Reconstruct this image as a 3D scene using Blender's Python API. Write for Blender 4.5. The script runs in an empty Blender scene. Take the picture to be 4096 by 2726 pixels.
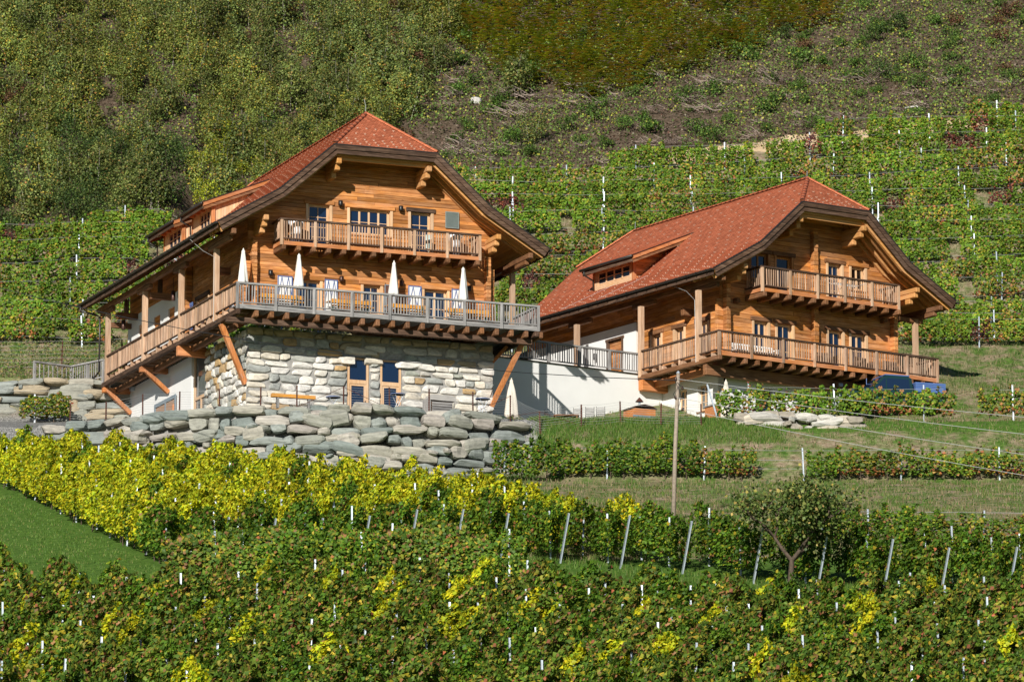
import bpy, math, random
import numpy as np
from mathutils import Vector, Matrix
random.seed(7); RNG = np.random.default_rng(7)
R = math.radians
SC = bpy.context.scene
COL = SC.collection

# ---------------------------------------------------------------- camera, sky, sun, exposure
cam_d = bpy.data.cameras.new('camera'); cam = bpy.data.objects.new('camera', cam_d); COL.objects.link(cam)
cam.location = (0, 0, 0); cam.rotation_euler = (R(90 + 10.88), 0, 0)
cam_d.lens = 180.0; cam_d.sensor_width = 36.0; cam_d.clip_start = 1.0; cam_d.clip_end = 3000.0
SC.camera = cam
SUN_AZ, SUN_EL = 16.5, 24.5          # the light travels away from the camera, a little to the right
world = bpy.data.worlds.new('World'); SC.world = world; world.use_nodes = True
wn = world.node_tree.nodes; wl = world.node_tree.links
sky = wn.new('ShaderNodeTexSky'); sky.sky_type = 'NISHITA'; sky.sun_disc = False
sky.sun_elevation = R(SUN_EL); sky.sun_rotation = R(180 + SUN_AZ); sky.altitude = 900; sky.ozone_density = 4.0; sky.dust_density = 0.3
bg = wn['Background']; bg.inputs['Strength'].default_value = 0.055
wl.new(sky.outputs[0], bg.inputs['Color'])
sd = bpy.data.lights.new('sun', 'SUN'); sun = bpy.data.objects.new('sun', sd); COL.objects.link(sun)
sd.energy = 5.0; sd.angle = R(0.53); sd.color = (1.0, 0.95, 0.87)
sdir = Vector((math.sin(R(SUN_AZ)), math.cos(R(SUN_AZ)), -math.tan(R(SUN_EL)))).normalized()
sun.rotation_euler = sdir.to_track_quat('-Z', 'Y').to_euler(); sun.location = (-60, 0, 120)
SC.view_settings.view_transform = 'Standard'; SC.view_settings.look = 'None'
SC.view_settings.exposure = 0.15; SC.view_settings.gamma = 1.0; SC.view_settings.use_curve_mapping = False
SC.render.engine = 'CYCLES'
SC.cycles.max_bounces = 6; SC.cycles.diffuse_bounces = 3; SC.cycles.glossy_bounces = 2
SC.cycles.transmission_bounces = 4; SC.cycles.transparent_max_bounces = 6
SC.cycles.use_denoising = True
SC.cycles.caustics_reflective = False; SC.cycles.caustics_refractive = False

# ---------------------------------------------------------------- materials
MATS = {}
def nodes_of(name):
    m = bpy.data.materials.new(name); m.use_nodes = True
    nt = m.node_tree; b = nt.nodes['Principled BSDF']; MATS[name] = m
    return m, nt, b
def N(nt, t, **kw):
    n = nt.nodes.new(t)
    for k, v in kw.items(): setattr(n, k, v)
    return n
def setin(n, **kw):
    for k, v in kw.items(): n.inputs[k.replace('_', ' ')].default_value = v
def c4(c): return (c[0], c[1], c[2], 1.0)
def ramp(nt, fac, stops):
    r = N(nt, 'ShaderNodeValToRGB'); el = r.color_ramp.elements
    while len(el) < len(stops): el.new(0.5)
    for e, (p, c) in zip(el, stops): e.position = p; e.color = c4(c)
    nt.links.new(fac, r.inputs[0]); return r.outputs[0]
def mixc(nt, f, a, b, mode='MIX'):
    m = N(nt, 'ShaderNodeMix', data_type='RGBA', blend_type=mode)
    for sock, v in ((0, f), (6, a), (7, b)):
        if hasattr(v, 'links'): nt.links.new(v, m.inputs[sock])
        else: m.inputs[sock].default_value = c4(v) if isinstance(v, tuple) and len(v) == 3 else v
    return m.outputs[2]
def mathn(nt, op, a, b=0.0, clamp=False):
    m = N(nt, 'ShaderNodeMath', operation=op); m.use_clamp = clamp
    for i, v in enumerate((a, b)):
        if hasattr(v, 'links'): nt.links.new(v, m.inputs[i])
        else: m.inputs[i].default_value = v
    return m.outputs[0]
def noise(nt, vec, scale, detail=3.0, rough=0.55):
    n = N(nt, 'ShaderNodeTexNoise'); setin(n, Scale=scale, Detail=detail, Roughness=rough)
    if vec is not None: nt.links.new(vec, n.inputs['Vector'])
    return n.outputs['Fac']
def bump(nt, b, h, strength, dist=0.02):
    bp = N(nt, 'ShaderNodeBump'); setin(bp, Strength=strength, Distance=dist)
    nt.links.new(h, bp.inputs['Height']); nt.links.new(bp.outputs[0], b.inputs['Normal'])
def mapped(nt, scale, jitter=True, coord='Object'):
    tc = N(nt, 'ShaderNodeTexCoord'); v = tc.outputs[coord]
    if jitter:
        oi = N(nt, 'ShaderNodeObjectInfo')
        ad = N(nt, 'ShaderNodeVectorMath', operation='ADD')
        sc = N(nt, 'ShaderNodeVectorMath', operation='SCALE'); sc.inputs[0].default_value = (37.0, 71.0, 53.0)
        nt.links.new(oi.outputs['Random'], sc.inputs['Scale'])
        nt.links.new(v, ad.inputs[0]); nt.links.new(sc.outputs[0], ad.inputs[1]); v = ad.outputs[0]
    mp = N(nt, 'ShaderNodeMapping'); mp.inputs['Scale'].default_value = scale
    nt.links.new(v, mp.inputs['Vector']); return mp.outputs[0]

def wood(name, lo, mid, hi, axis, vary=0.35, stain=0.4, rough=0.75):
    m, nt, b = nodes_of(name)
    sc = [11.0, 11.0, 11.0]; sc['xyz'.index(axis)] = 0.7
    v = mapped(nt, tuple(sc))
    g = noise(nt, v, 1.6, 5, 0.65)
    col = ramp(nt, g, [(0.28, lo), (0.5, mid), (0.72, hi)])
    v2 = mapped(nt, (1.0, 1.0, 1.0)); st = noise(nt, v2, 1.1, 4, 0.6)
    stf = mathn(nt, 'MULTIPLY', mathn(nt, 'SUBTRACT', st, 0.5, True), 4.0 * stain, True)
    col = mixc(nt, stf, col, tuple(x * 0.35 for x in lo))
    kn = N(nt, 'ShaderNodeTexVoronoi'); kn.inputs['Scale'].default_value = 2.2
    kv = mapped(nt, tuple(0.5 if k == axis else 1.3 for k in 'xyz')); nt.links.new(kv, kn.inputs['Vector'])
    kf = mathn(nt, 'LESS_THAN', kn.outputs['Distance'], 0.075)
    col = mixc(nt, mathn(nt, 'MULTIPLY', kf, 0.55), col, tuple(x * 0.4 for x in lo))
    oi = N(nt, 'ShaderNodeObjectInfo')
    br = N(nt, 'ShaderNodeMapRange'); br.inputs['To Min'].default_value = 1 - vary; br.inputs['To Max'].default_value = 1 + vary * 0.6
    nt.links.new(oi.outputs['Random'], br.inputs['Value'])
    hs = N(nt, 'ShaderNodeHueSaturation'); nt.links.new(col, hs.inputs['Color']); nt.links.new(br.outputs[0], hs.inputs['Value'])
    sat = N(nt, 'ShaderNodeMapRange'); sat.inputs['To Min'].default_value = 1.1; sat.inputs['To Max'].default_value = 0.8
    nt.links.new(noise(nt, mapped(nt, (3.1, 3.1, 3.1)), 0.3, 1), sat.inputs['Value']); nt.links.new(sat.outputs[0], hs.inputs['Saturation'])
    nt.links.new(hs.outputs[0], b.inputs['Base Color']); b.inputs['Roughness'].default_value = rough
    b.inputs['Specular IOR Level'].default_value = 0.25
    bump(nt, b, g, 0.35, 0.015); return m
for ax in 'xyz':
    wood('facade_' + ax, (0.29, 0.092, 0.02), (0.58, 0.225, 0.052), (0.76, 0.37, 0.13), ax, 0.42, 0.34)
    wood('jamb_' + ax, (0.62, 0.36, 0.18), (0.76, 0.48, 0.26), (0.84, 0.58, 0.36), ax, 0.2, 0.1)
    wood('beam_' + ax, (0.10, 0.042, 0.017), (0.23, 0.10, 0.04), (0.36, 0.18, 0.08), ax, 0.3, 0.5)
    wood('strut_' + ax, (0.32, 0.105, 0.03), (0.55, 0.20, 0.06), (0.68, 0.30, 0.11), ax, 0.2, 0.35)
    wood('dark_' + ax, (0.035, 0.02, 0.013), (0.105, 0.056, 0.033), (0.24, 0.15, 0.095), ax, 0.3, 0.55)
    wood('grey_' + ax, (0.13, 0.125, 0.125), (0.30, 0.29, 0.28), (0.48, 0.46, 0.44), ax, 0.3, 0.35)
    wood('rail_' + ax, (0.28, 0.14, 0.08), (0.52, 0.32, 0.20), (0.74, 0.55, 0.39), ax, 0.45, 0.25)
    wood('soffit_' + ax, (0.42, 0.18, 0.05), (0.62, 0.29, 0.085), (0.72, 0.38, 0.13), ax, 0.2, 0.15)
    wood('post_' + ax, (0.40, 0.23, 0.13), (0.57, 0.36, 0.22), (0.7, 0.49, 0.33), ax, 0.2, 0.2)
def plain(name, col, rough=0.6, metal=0.0, vary=0.0, nscale=4.0, spec=0.4, bmp=0.0):
    m, nt, b = nodes_of(name)
    v = mapped(nt, (1, 1, 1))
    n = noise(nt, v, nscale, 4)
    c = ramp(nt, n, [(0.25, tuple(x * (1 - vary) for x in col)), (0.75, tuple(min(1, x * (1 + vary)) for x in col))])
    nt.links.new(c, b.inputs['Base Color']); b.inputs['Roughness'].default_value = rough
    b.inputs['Metallic'].default_value = metal; b.inputs['Specular IOR Level'].default_value = spec
    if bmp: bump(nt, b, n, bmp, 0.02)
    return m
plain('plaster', (0.80, 0.80, 0.78), 0.9, 0, 0.035, 1.3, 0.2, 0.12)
plain('mortar', (0.33, 0.32, 0.30), 0.95, 0, 0.3, 6, 0.1, 0.3)
plain('gutter', (0.055, 0.05, 0.045), 0.38, 0.5, 0.15, 8, 0.5)
plain('iron', (0.02, 0.02, 0.022), 0.45, 0.3, 0.2)
plain('lamp_metal', (0.035, 0.033, 0.032), 0.35, 0.6, 0.2)
plain('lamp_brown', (0.07, 0.035, 0.025), 0.35, 0.5, 0.2)
plain('zinc', (0.50, 0.56, 0.62), 0.42, 0.35, 0.15, 7)
plain('wire', (0.6, 0.6, 0.58), 0.4, 0.4, 0.05)
plain('cable', (0.02, 0.022, 0.025), 0.5)
plain('rust', (0.10, 0.035, 0.022), 0.85, 0.1, 0.4, 9)
plain('white_paint', (0.80, 0.80, 0.78), 0.55, 0, 0.04)
plain('blue_paint', (0.085, 0.15, 0.36), 0.5, 0, 0.15)
plain('brown_paint', (0.12, 0.055, 0.04), 0.6, 0, 0.15)
plain('orange_board', (0.66, 0.29, 0.035), 0.5, 0, 0.12)
plain('canvas', (0.80, 0.78, 0.72), 0.9, 0, 0.05, 6, 0.1)
plain('canvas_dirty', (0.72, 0.66, 0.56), 0.9, 0, 0.1, 4, 0.1)
plain('green_metal', (0.02, 0.07, 0.035), 0.5)
plain('louvre', (0.30, 0.36, 0.34), 0.5, 0.3, 0.1)
plain('tarp_grey', (0.42, 0.40, 0.37), 0.7, 0, 0.15, 3)
plain('hoard', (0.36, 0.23, 0.155), 0.8, 0, 0.2, 12)
plain('hoard_frame', (0.20, 0.25, 0.29), 0.6, 0, 0.1)
plain('truck_paint', (0.015, 0.05, 0.055), 0.25, 0.2, 0.05)
plain('truck_blue', (0.10, 0.18, 0.42), 0.4, 0.1, 0.1)
plain('rubber', (0.02, 0.02, 0.02), 0.8)
plain('bark', (0.10, 0.075, 0.055), 0.9, 0, 0.4, 14, 0.1, 0.5)
plain('bark_pale', (0.34, 0.31, 0.26), 0.9, 0, 0.35, 14, 0.1, 0.3)
plain('pole_wood', (0.33, 0.27, 0.21), 0.85, 0, 0.25, 10, 0.2, 0.3)
plain('ceramic', (0.06, 0.03, 0.02), 0.3)
plain('pale_rock', (0.55, 0.53, 0.49), 0.9, 0, 0.2, 3, 0.1, 0.3)
plain('dry_twig', (0.32, 0.25, 0.21), 0.95, 0, 0.3, 5, 0.1)
plain('sheet_white', (0.78, 0.78, 0.80), 0.8)
plain('towel', (0.10, 0.08, 0.085), 0.9)
plain('flower_red', (0.45, 0.05, 0.04), 0.8)
def glass(name, col):
    m, nt, b = nodes_of(name)
    b.inputs['Base Color'].default_value = c4(col); b.inputs['Roughness'].default_value = 0.06
    b.inputs['Specular IOR Level'].default_value = 0.9; b.inputs['IOR'].default_value = 1.55
    n = noise(nt, mapped(nt, (1, 1, 1)), 1.4, 2); bump(nt, b, n, 0.05, 0.02)
glass('glass', (0.006, 0.018, 0.05)); glass('glass_open', (0.006, 0.006, 0.007)); glass('glass_grey', (0.10, 0.115, 0.12))  # navy 'glass' base colour has the sky reflection and dark interior painted in
def stone(name, sc=2.2, streak=(1, 1, 1), dark=0.35):
    m, nt, b = nodes_of(name)
    oi = N(nt, 'ShaderNodeObjectInfo')
    v = mapped(nt, streak)
    n = noise(nt, v, sc, 6, 0.65); n2 = noise(nt, mapped(nt, (1, 1, 1)), sc * 3.7, 5, 0.7)
    f = mathn(nt, 'ADD', mathn(nt, 'MULTIPLY', n, 0.6), mathn(nt, 'MULTIPLY', n2, 0.4))
    k = ramp(nt, f, [(0.33, (dark, dark, dark * 1.02)), (0.5, (0.85, 0.84, 0.82)), (0.66, (1.18, 1.17, 1.14))])
    c = mixc(nt, 1.0, oi.outputs['Color'], k, 'MULTIPLY')
    nt.links.new(c, b.inputs['Base Color']); b.inputs['Roughness'].default_value = 0.9
    b.inputs['Specular IOR Level'].default_value = 0.2
    bump(nt, b, f, 0.7, 0.05)
stone('ashlar', 2.0, (1, 1, 1), 0.45); stone('slate_rock', 1.5, (0.6, 0.6, 3.4), 0.40)
# clay tiles: UV = metres along the course, courses up the slope
m, nt, b = nodes_of('clay_tile')
uv = N(nt, 'ShaderNodeUVMap'); sp = N(nt, 'ShaderNodeSeparateXYZ'); nt.links.new(uv.outputs[0], sp.inputs[0])
course = mathn(nt, 'FLOOR', mathn(nt, 'DIVIDE', sp.outputs[1], 0.165))
shift = mathn(nt, 'MULTIPLY', mathn(nt, 'MODULO', course, 2.0), 0.5)
tu = mathn(nt, 'ADD', mathn(nt, 'DIVIDE', sp.outputs[0], 0.19), shift)
cell = N(nt, 'ShaderNodeCombineXYZ'); nt.links.new(mathn(nt, 'FLOOR', tu), cell.inputs[0]); nt.links.new(course, cell.inputs[1])
wnz = N(nt, 'ShaderNodeTexWhiteNoise', noise_dimensions='2D'); nt.links.new(cell.outputs[0], wnz.inputs['Vector'])
colt = ramp(nt, wnz.outputs['Value'], [(0.0, (0.36, 0.108, 0.052)), (0.5, (0.46, 0.145, 0.07)), (1.0, (0.55, 0.18, 0.09))])
big = noise(nt, mapped(nt, (1, 1, 1), False), 0.7, 5, 0.6)
colt = mixc(nt, mathn(nt, 'MULTIPLY', mathn(nt, 'SUBTRACT', big, 0.52, True), 3.0, True), colt, (0.33, 0.115, 0.06))
fr = mathn(nt, 'FRACT', tu); edge = mathn(nt, 'LESS_THAN', mathn(nt, 'ABSOLUTE', mathn(nt, 'SUBTRACT', fr, 0.5)), 0.42)
colt = mixc(nt, edge, (0.30, 0.085, 0.04), colt)
nt.links.new(colt, b.inputs['Base Color']); b.inputs['Roughness'].default_value = 0.7; b.inputs['Specular IOR Level'].default_value = 0.3
bump(nt, b, edge, 0.5, 0.02)
plain('ridge_clay', (0.56, 0.17, 0.078), 0.6, 0, 0.22, 9, 0.35)
plain('snow_clay', (0.85, 0.60, 0.45), 0.6, 0, 0.1)
# foliage: colour per leaf in a vertex colour, a little translucency
def foliage(name, trans=0.35, shift=0.25, rough=0.55):
    m, nt, b = nodes_of(name)
    at = N(nt, 'ShaderNodeAttribute'); at.attribute_name = 'Col'
    oi = N(nt, 'ShaderNodeObjectInfo')
    mr = N(nt, 'ShaderNodeMapRange'); mr.inputs['To Min'].default_value = 1 - shift; mr.inputs['To Max'].default_value = 1 + shift
    nt.links.new(oi.outputs['Random'], mr.inputs['Value'])
    hs = N(nt, 'ShaderNodeHueSaturation'); nt.links.new(at.outputs['Color'], hs.inputs['Color']); nt.links.new(mr.outputs[0], hs.inputs['Value'])
    c = mixc(nt, 1.0, hs.outputs[0], oi.outputs['Color'], 'MULTIPLY')
    nt.links.new(c, b.inputs['Base Color']); b.inputs['Roughness'].default_value = rough; b.inputs['Specular IOR Level'].default_value = 0.3
    tr = N(nt, 'ShaderNodeBsdfTranslucent'); nt.links.new(c, tr.inputs['Color'])
    mx = N(nt, 'ShaderNodeMixShader'); mx.inputs[0].default_value = trans
    nt.links.new(b.outputs[0], mx.inputs[1]); nt.links.new(tr.outputs[0], mx.inputs[2])
    nt.links.new(mx.outputs[0], nt.nodes['Material Output'].inputs['Surface'])
foliage('vine_leaf', 0.3, 0.22); foliage('shrub_leaf', 0.25, 0.25); foliage('grass_leaf', 0.3, 0.1)

# ---------------------------------------------------------------- mesh helpers
class MB:
    def __init__(s): s.v = []; s.f = []; s.uv = []
    def quad(s, a, b, c, d):
        k = len(s.v); s.v += [a, b, c, d]; s.f.append((k, k + 1, k + 2, k + 3)); return s
    def poly(s, pts):
        k = len(s.v); s.v += list(pts); s.f.append(tuple(range(k, k + len(pts)))); return s
    def box(s, x0, x1, y0, y1, z0, z1):
        k = len(s.v)
        s.v += [(x0, y0, z0), (x1, y0, z0), (x1, y1, z0), (x0, y1, z0), (x0, y0, z1), (x1, y0, z1), (x1, y1, z1), (x0, y1, z1)]
        s.f += [tuple(k + i for i in q) for q in ((0, 3, 2, 1), (4, 5, 6, 7), (0, 1, 5, 4), (1, 2, 6, 5), (2, 3, 7, 6), (3, 0, 4, 7))]
        return s
    def hexa(s, bottom, top):                      # two matching quads
        k = len(s.v); s.v += list(bottom) + list(top)
        s.f += [tuple(k + i for i in q) for q in ((0, 3, 2, 1), (4, 5, 6, 7), (0, 1, 5, 4), (1, 2, 6, 5), (2, 3, 7, 6), (3, 0, 4, 7))]
        return s
    def beam(s, p, q, w, h, up=(0, 0, 1)):
        p = Vector(p); q = Vector(q); d = (q - p).normalized(); u = Vector(up)
        r = d.cross(u).normalized(); u = r.cross(d).normalized()
        a = [p + r * sx * w / 2 + u * sy * h / 2 for sx, sy in ((-1, -1), (1, -1), (1, 1), (-1, 1))]
        b = [x + (q - p) for x in a]
        return s.hexa([tuple(x) for x in a], [tuple(x) for x in b])
    def prism(s, pts, fn):                         # pts 2-D polygon, fn(pt, 0|1) -> 3-D
        k = len(s.v); n = len(pts)
        s.v += [fn(p, 0) for p in pts] + [fn(p, 1) for p in pts]
        s.f.append(tuple(range(k + n - 1, k - 1, -1))); s.f.append(tuple(range(k + n, k + 2 * n)))
        for i in range(n): j = (i + 1) % n; s.f.append((k + i, k + j, k + n + j, k + n + i))
        return s
    def tube(s, pts, rad, n=6, caps=True):
        pts = [Vector(p) for p in pts]; k = len(s.v); m = len(pts)
        rads = rad if isinstance(rad, (list, tuple)) else [rad] * m
        for i, p in enumerate(pts):
            d = (pts[min(i + 1, m - 1)] - pts[max(i - 1, 0)]).normalized()
            u = Vector((0, 0, 1)) if abs(d.z) < 0.9 else Vector((1, 0, 0))
            r = d.cross(u).normalized(); u = r.cross(d)
            for j in range(n):
                a = 2 * math.pi * j / n; s.v.append(tuple(p + (r * math.cos(a) + u * math.sin(a)) * rads[i]))
        for i in range(m - 1):
            for j in range(n):
                a = k + i * n + j; b_ = k + i * n + (j + 1) % n
                s.f.append((a, b_, b_ + n, a + n))
        if caps:
            s.f.append(tuple(range(k + n - 1, k - 1, -1))); s.f.append(tuple(range(k + (m - 1) * n, k + m * n)))
        return s
    def lathe(s, prof, n=12, c=(0, 0, 0)):
        k = len(s.v); m = len(prof)
        for r, z in prof:
            for j in range(n):
                a = 2 * math.pi * j / n; s.v.append((c[0] + r * math.cos(a), c[1] + r * math.sin(a), c[2] + z))
        for i in range(m - 1):
            for j in range(n):
                a = k + i * n + j; b_ = k + i * n + (j + 1) % n
                s.f.append((a, b_, b_ + n, a + n))
        s.f.append(tuple(range(k + n - 1, k - 1, -1))); s.f.append(tuple(range(k + (m - 1) * n, k + m * n)))
        return s
    def mesh(s, name, mat, smooth=False):
        me = bpy.data.meshes.new(name); me.from_pydata(s.v, [], s.f); me.materials.append(MATS[mat])
        if smooth: me.polygons.foreach_set('use_smooth', [True] * len(me.polygons))
        me.update(); return me
    def build(s, name, mat, parent=None, smooth=False, **kw):
        return link(name, s.mesh(name, mat, smooth), parent, **kw)
def link(name, data, parent=None, loc=None, rotz=None, scale=None, color=None, rot=None):
    o = bpy.data.objects.new(name, data); COL.objects.link(o)
    if parent is not None: o.parent = parent
    if loc is not None: o.location = loc
    if rotz is not None: o.rotation_euler = (0, 0, rotz)
    if rot is not None: o.rotation_euler = rot
    if scale is not None: o.scale = scale
    if color is not None: o.color = (color[0], color[1], color[2], 1.0)
    return o
def tag(o, label, cat, group=None, kind=None):
    o['label'] = label; o['category'] = cat
    if group: o['group'] = group
    if kind: o['kind'] = kind
    return o
def struct(o): o['kind'] = 'structure'; return o
def stuff(o): o['kind'] = 'stuff'; return o
def empty(name, loc=(0, 0, 0), rotz=0.0, scale=1.0, parent=None):
    o = link(name, None, parent, loc, rotz, (scale,) * 3); o.empty_display_size = 0.2; return o
BOX = {}
def piece(name, parent, mat, x0, x1, y0, y1, z0, z1, rotz=None, color=None, ch=0.006):
    """one chamfered board or beam as an object of its own; alike sizes share a mesh"""
    d = (round(abs(x1 - x0), 3), round(abs(y1 - y0), 3), round(abs(z1 - z0), 3)); key = (d, mat)
    me = BOX.get(key)
    if me is None:
        hx, hy, hz = (k / 2 for k in d); c = min(ch, hx * 0.4, hy * 0.4, hz * 0.4)
        vs = []; idx = {}
        for sx in (-1, 1):
            for sy in (-1, 1):
                for sz in (-1, 1):
                    for a in range(3):
                        p = [sx * hx, sy * hy, sz * hz]
                        for q in range(3):
                            if q != a: p[q] -= c * (1 if p[q] > 0 else -1)
                        idx[(sx, sy, sz, a)] = len(vs); vs.append(tuple(p))
        fs = []
        for a in range(3):
            o1, o2 = [q for q in range(3) if q != a]
            for s_ in (-1, 1):
                ring = []
                for t1, t2 in ((-1, -1), (1, -1), (1, 1), (-1, 1)):
                    k = [0, 0, 0]; k[a] = s_; k[o1] = t1; k[o2] = t2; ring.append(idx[(k[0], k[1], k[2], a)])
                fs.append(tuple(ring))
        for a in range(3):                                # edges along axis a
            o1, o2 = [q for q in range(3) if q != a]
            for t1 in (-1, 1):
                for t2 in (-1, 1):
                    k0 = [0, 0, 0]; k0[o1] = t1; k0[o2] = t2; k1 = list(k0); k0[a] = -1; k1[a] = 1
                    fs.append((idx[(*k0, o1)], idx[(*k1, o1)], idx[(*k1, o2)], idx[(*k0, o2)]))
        for sx in (-1, 1):
            for sy in (-1, 1):
                for sz in (-1, 1): fs.append(tuple(idx[(sx, sy, sz, a)] for a in range(3)))
        me = bpy.data.meshes.new(name); me.from_pydata(vs, [], fs); me.materials.append(MATS[mat])
        import bmesh
        bm = bmesh.new(); bm.from_mesh(me); bmesh.ops.recalc_face_normals(bm, faces=bm.faces); bm.to_mesh(me); bm.free()
        BOX[key] = me
    return link(name, me, parent, ((x0 + x1) / 2, (y0 + y1) / 2, (z0 + z1) / 2), rotz, None, color)
def rects_minus(a0, a1, holes):
    segs = [(a0, a1)]
    for h0, h1 in holes:
        out = []
        for s0, s1 in segs:
            if h1 <= s0 or h0 >= s1: out.append((s0, s1)); continue
            if h0 > s0: out.append((s0, h0))
            if h1 < s1: out.append((h1, s1))
        segs = out
    return [s for s in segs if s[1] - s[0] > 0.06]
# ---------------------------------------------------------------- terrain
def lerp(y, xs, zs): return np.interp(y, xs, zs)
WALL_X = [-60, -30, -21.5, -18.8, -17.1, -13.6, -9.7, -6.3, -2.8, -1.1, 0.5, 3, 60]
WALL_Y = [240, 237, 235.1, 234.4, 232.4, 231.1, 230.2, 230.5, 231.2, 232.1, 233.0, 233.5, 234]
def wall_y(x): return np.interp(x, WALL_X, WALL_Y)
def smooth01(t): t = np.clip(t, 0, 1); return t * t * (3 - 2 * t)
def vnoise(x, y, seed=0):
    def h(i, j): 
        n = np.sin(i * 127.1 + j * 311.7 + seed * 74.7) * 43758.5453; return n - np.floor(n)
    i = np.floor(x); j = np.floor(y); fx = smooth01(x - i); fy = smooth01(y - j)
    return (h(i, j) * (1 - fx) + h(i + 1, j) * fx) * (1 - fy) + (h(i, j + 1) * (1 - fx) + h(i + 1, j + 1) * fx) * fy
def fbm(x, y, seed=0): return vnoise(x, y, seed) * 0.55 + vnoise(x * 2.1, y * 2.1, seed + 1) * 0.28 + vnoise(x * 4.3, y * 4.3, seed + 2) * 0.17
def lower_z(x, y):
    z = lerp(y, [-300, 60, 88, 157, 185, 230, 260], [-1.7, -1.7, 0.1, 19.4, 27.2, 37.9, 44.0])
    # grassy bank rising behind the right-hand vine row
    return z
def upper_z(x, y):
    left = lerp(y, [220, 236, 249.5, 256.5, 330, 400, 900], [41.0, 41.2, 43.9, 47.3, 95.2, 132.0, 190.0])
    left2 = lerp(y, [220, 249.4, 249.6, 256.5, 330, 400, 900], [43.8, 43.8, 45.9, 48.8, 96.4, 133.0, 191.0])
    t = smooth01((-17.6 - x) / 0.8) * smooth01((y - 249.2) / 0.6)
    left = left * (1 - t) + left2 * t
    right = lerp(y, [220, 233, 238, 243.5, 262, 330, 400, 900], [40.5, 41.05, 41.75, 42.7, 50.6, 95.5, 132.5, 190.5])
    k = smooth01((x + 1.0) / 6.0)
    return left * (1 - k) + right * k
def ground_z(x, y):
    x = np.asarray(x, float); y = np.asarray(y, float)
    wy = wall_y(x); bank = smooth01((x - 0.4) / 2.5)                 # 0 = stone wall, 1 = earth bank
    w = 0.35 * (1 - bank) + 6.5 * bank
    t = np.clip((y - (wy - w)) / w, 0, 1)
    lo = lower_z(x, y); up = upper_z(x, y)
    z = lo * (1 - t) + up * t
    dx, dy = x - 9.918, y - 241.05; c2, s2_ = math.cos(R(33.7)), math.sin(R(33.7)); lx2, ly2 = dx * c2 + dy * s2_, -dx * s2_ + dy * c2
    z = np.where((lx2 > -12.5) & (lx2 < 13.0) & (ly2 > 7.0) & (ly2 < 19.4), np.minimum(z, 44.9), z)
    rough = np.where(y > 250, 0.55, 0.16)
    return z + (fbm(x * 0.35, y * 0.35) - 0.5) * rough + (fbm(x * 1.3, y * 1.3, 5) - 0.5) * 0.12
def gz(x, y): return float(ground_z(x, y))
F_PX = 20480.0; TH = R(10.88)
def ray(u, v):
    a = (u - 2048) / F_PX; b_ = (1363 - v) / F_PX
    return np.array([a, math.cos(TH) - b_ * math.sin(TH), math.sin(TH) + b_ * math.cos(TH)])
def at_depth(u, v, Y): r = ray(u, v); return Vector(r * (Y / r[1]))
def on_ground(u, v, y0=120.0, y1=330.0):
    r = ray(u, v); Y = np.linspace(y0, y1, 4200); X = r[0] / r[1] * Y; Zr = r[2] / r[1] * Y
    d = ground_z(X, Y) - Zr; k = np.argmax(d > 0)
    return Vector((X[k], Y[k], float(ground_z(X[k], Y[k]))))
def pix(X, Y, Z):
    f = Y * math.cos(TH) + Z * math.sin(TH); up = -Y * math.sin(TH) + Z * math.cos(TH)
    return 2048 + F_PX * X / f, 1363 - F_PX * up / f

m, nt, b = nodes_of('earth')
geo = N(nt, 'ShaderNodeNewGeometry'); pos = geo.outputs['Position']
at = N(nt, 'ShaderNodeAttribute'); at.attribute_name = 'zone'; sp = N(nt, 'ShaderNodeSeparateColor'); nt.links.new(at.outputs['Color'], sp.inputs[0])
n1 = noise(nt, pos, 0.9, 6, 0.65); n2 = noise(nt, pos, 4.0, 5, 0.7); n3 = noise(nt, pos, 0.16, 3)
soil = ramp(nt, n2, [(0.3, (0.14, 0.10, 0.062)), (0.5, (0.30, 0.225, 0.15)), (0.7, (0.44, 0.35, 0.245))])
grass = ramp(nt, n2, [(0.3, (0.035, 0.075, 0.012)), (0.5, (0.075, 0.15, 0.022)), (0.72, (0.14, 0.22, 0.045))])
heath = ramp(nt, n2, [(0.3, (0.04, 0.03, 0.02)), (0.5, (0.10, 0.072, 0.048)), (0.7, (0.20, 0.15, 0.11))])
sand = ramp(nt, n1, [(0.3, (0.48, 0.34, 0.19)), (0.7, (0.68, 0.52, 0.33))])
gravel = ramp(nt, noise(nt, pos, 14.0, 3, 0.8), [(0.35, (0.09, 0.09, 0.085)), (0.5, (0.2, 0.2, 0.19)), (0.65, (0.38, 0.37, 0.35))])
gmask = ramp(nt, mathn(nt, 'ADD', mathn(nt, 'MULTIPLY', n1, 0.7), mathn(nt, 'MULTIPLY', sp.outputs[0], 0.55)), [(0.45, (0, 0, 0)), (0.62, (1, 1, 1))])
col = mixc(nt, gmask, soil, grass)
col = mixc(nt, sp.outputs[1], col, heath)
col = mixc(nt, ramp(nt, mathn(nt, 'ADD', sp.outputs[2], mathn(nt, 'MULTIPLY', mathn(nt, 'SUBTRACT', n1, 0.5), 0.8)), [(0.45, (0, 0, 0)), (0.55, (1, 1, 1))]), col, sand)
at2 = N(nt, 'ShaderNodeAttribute'); at2.attribute_name = 'gravel'
col = mixc(nt, at2.outputs['Fac'], col, gravel)
nt.links.new(col, b.inputs['Base Color']); b.inputs['Roughness'].default_value = 0.95; b.inputs['Specular IOR Level'].default_value = 0.1
bump(nt, b, n2, 0.8, 0.08)

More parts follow.
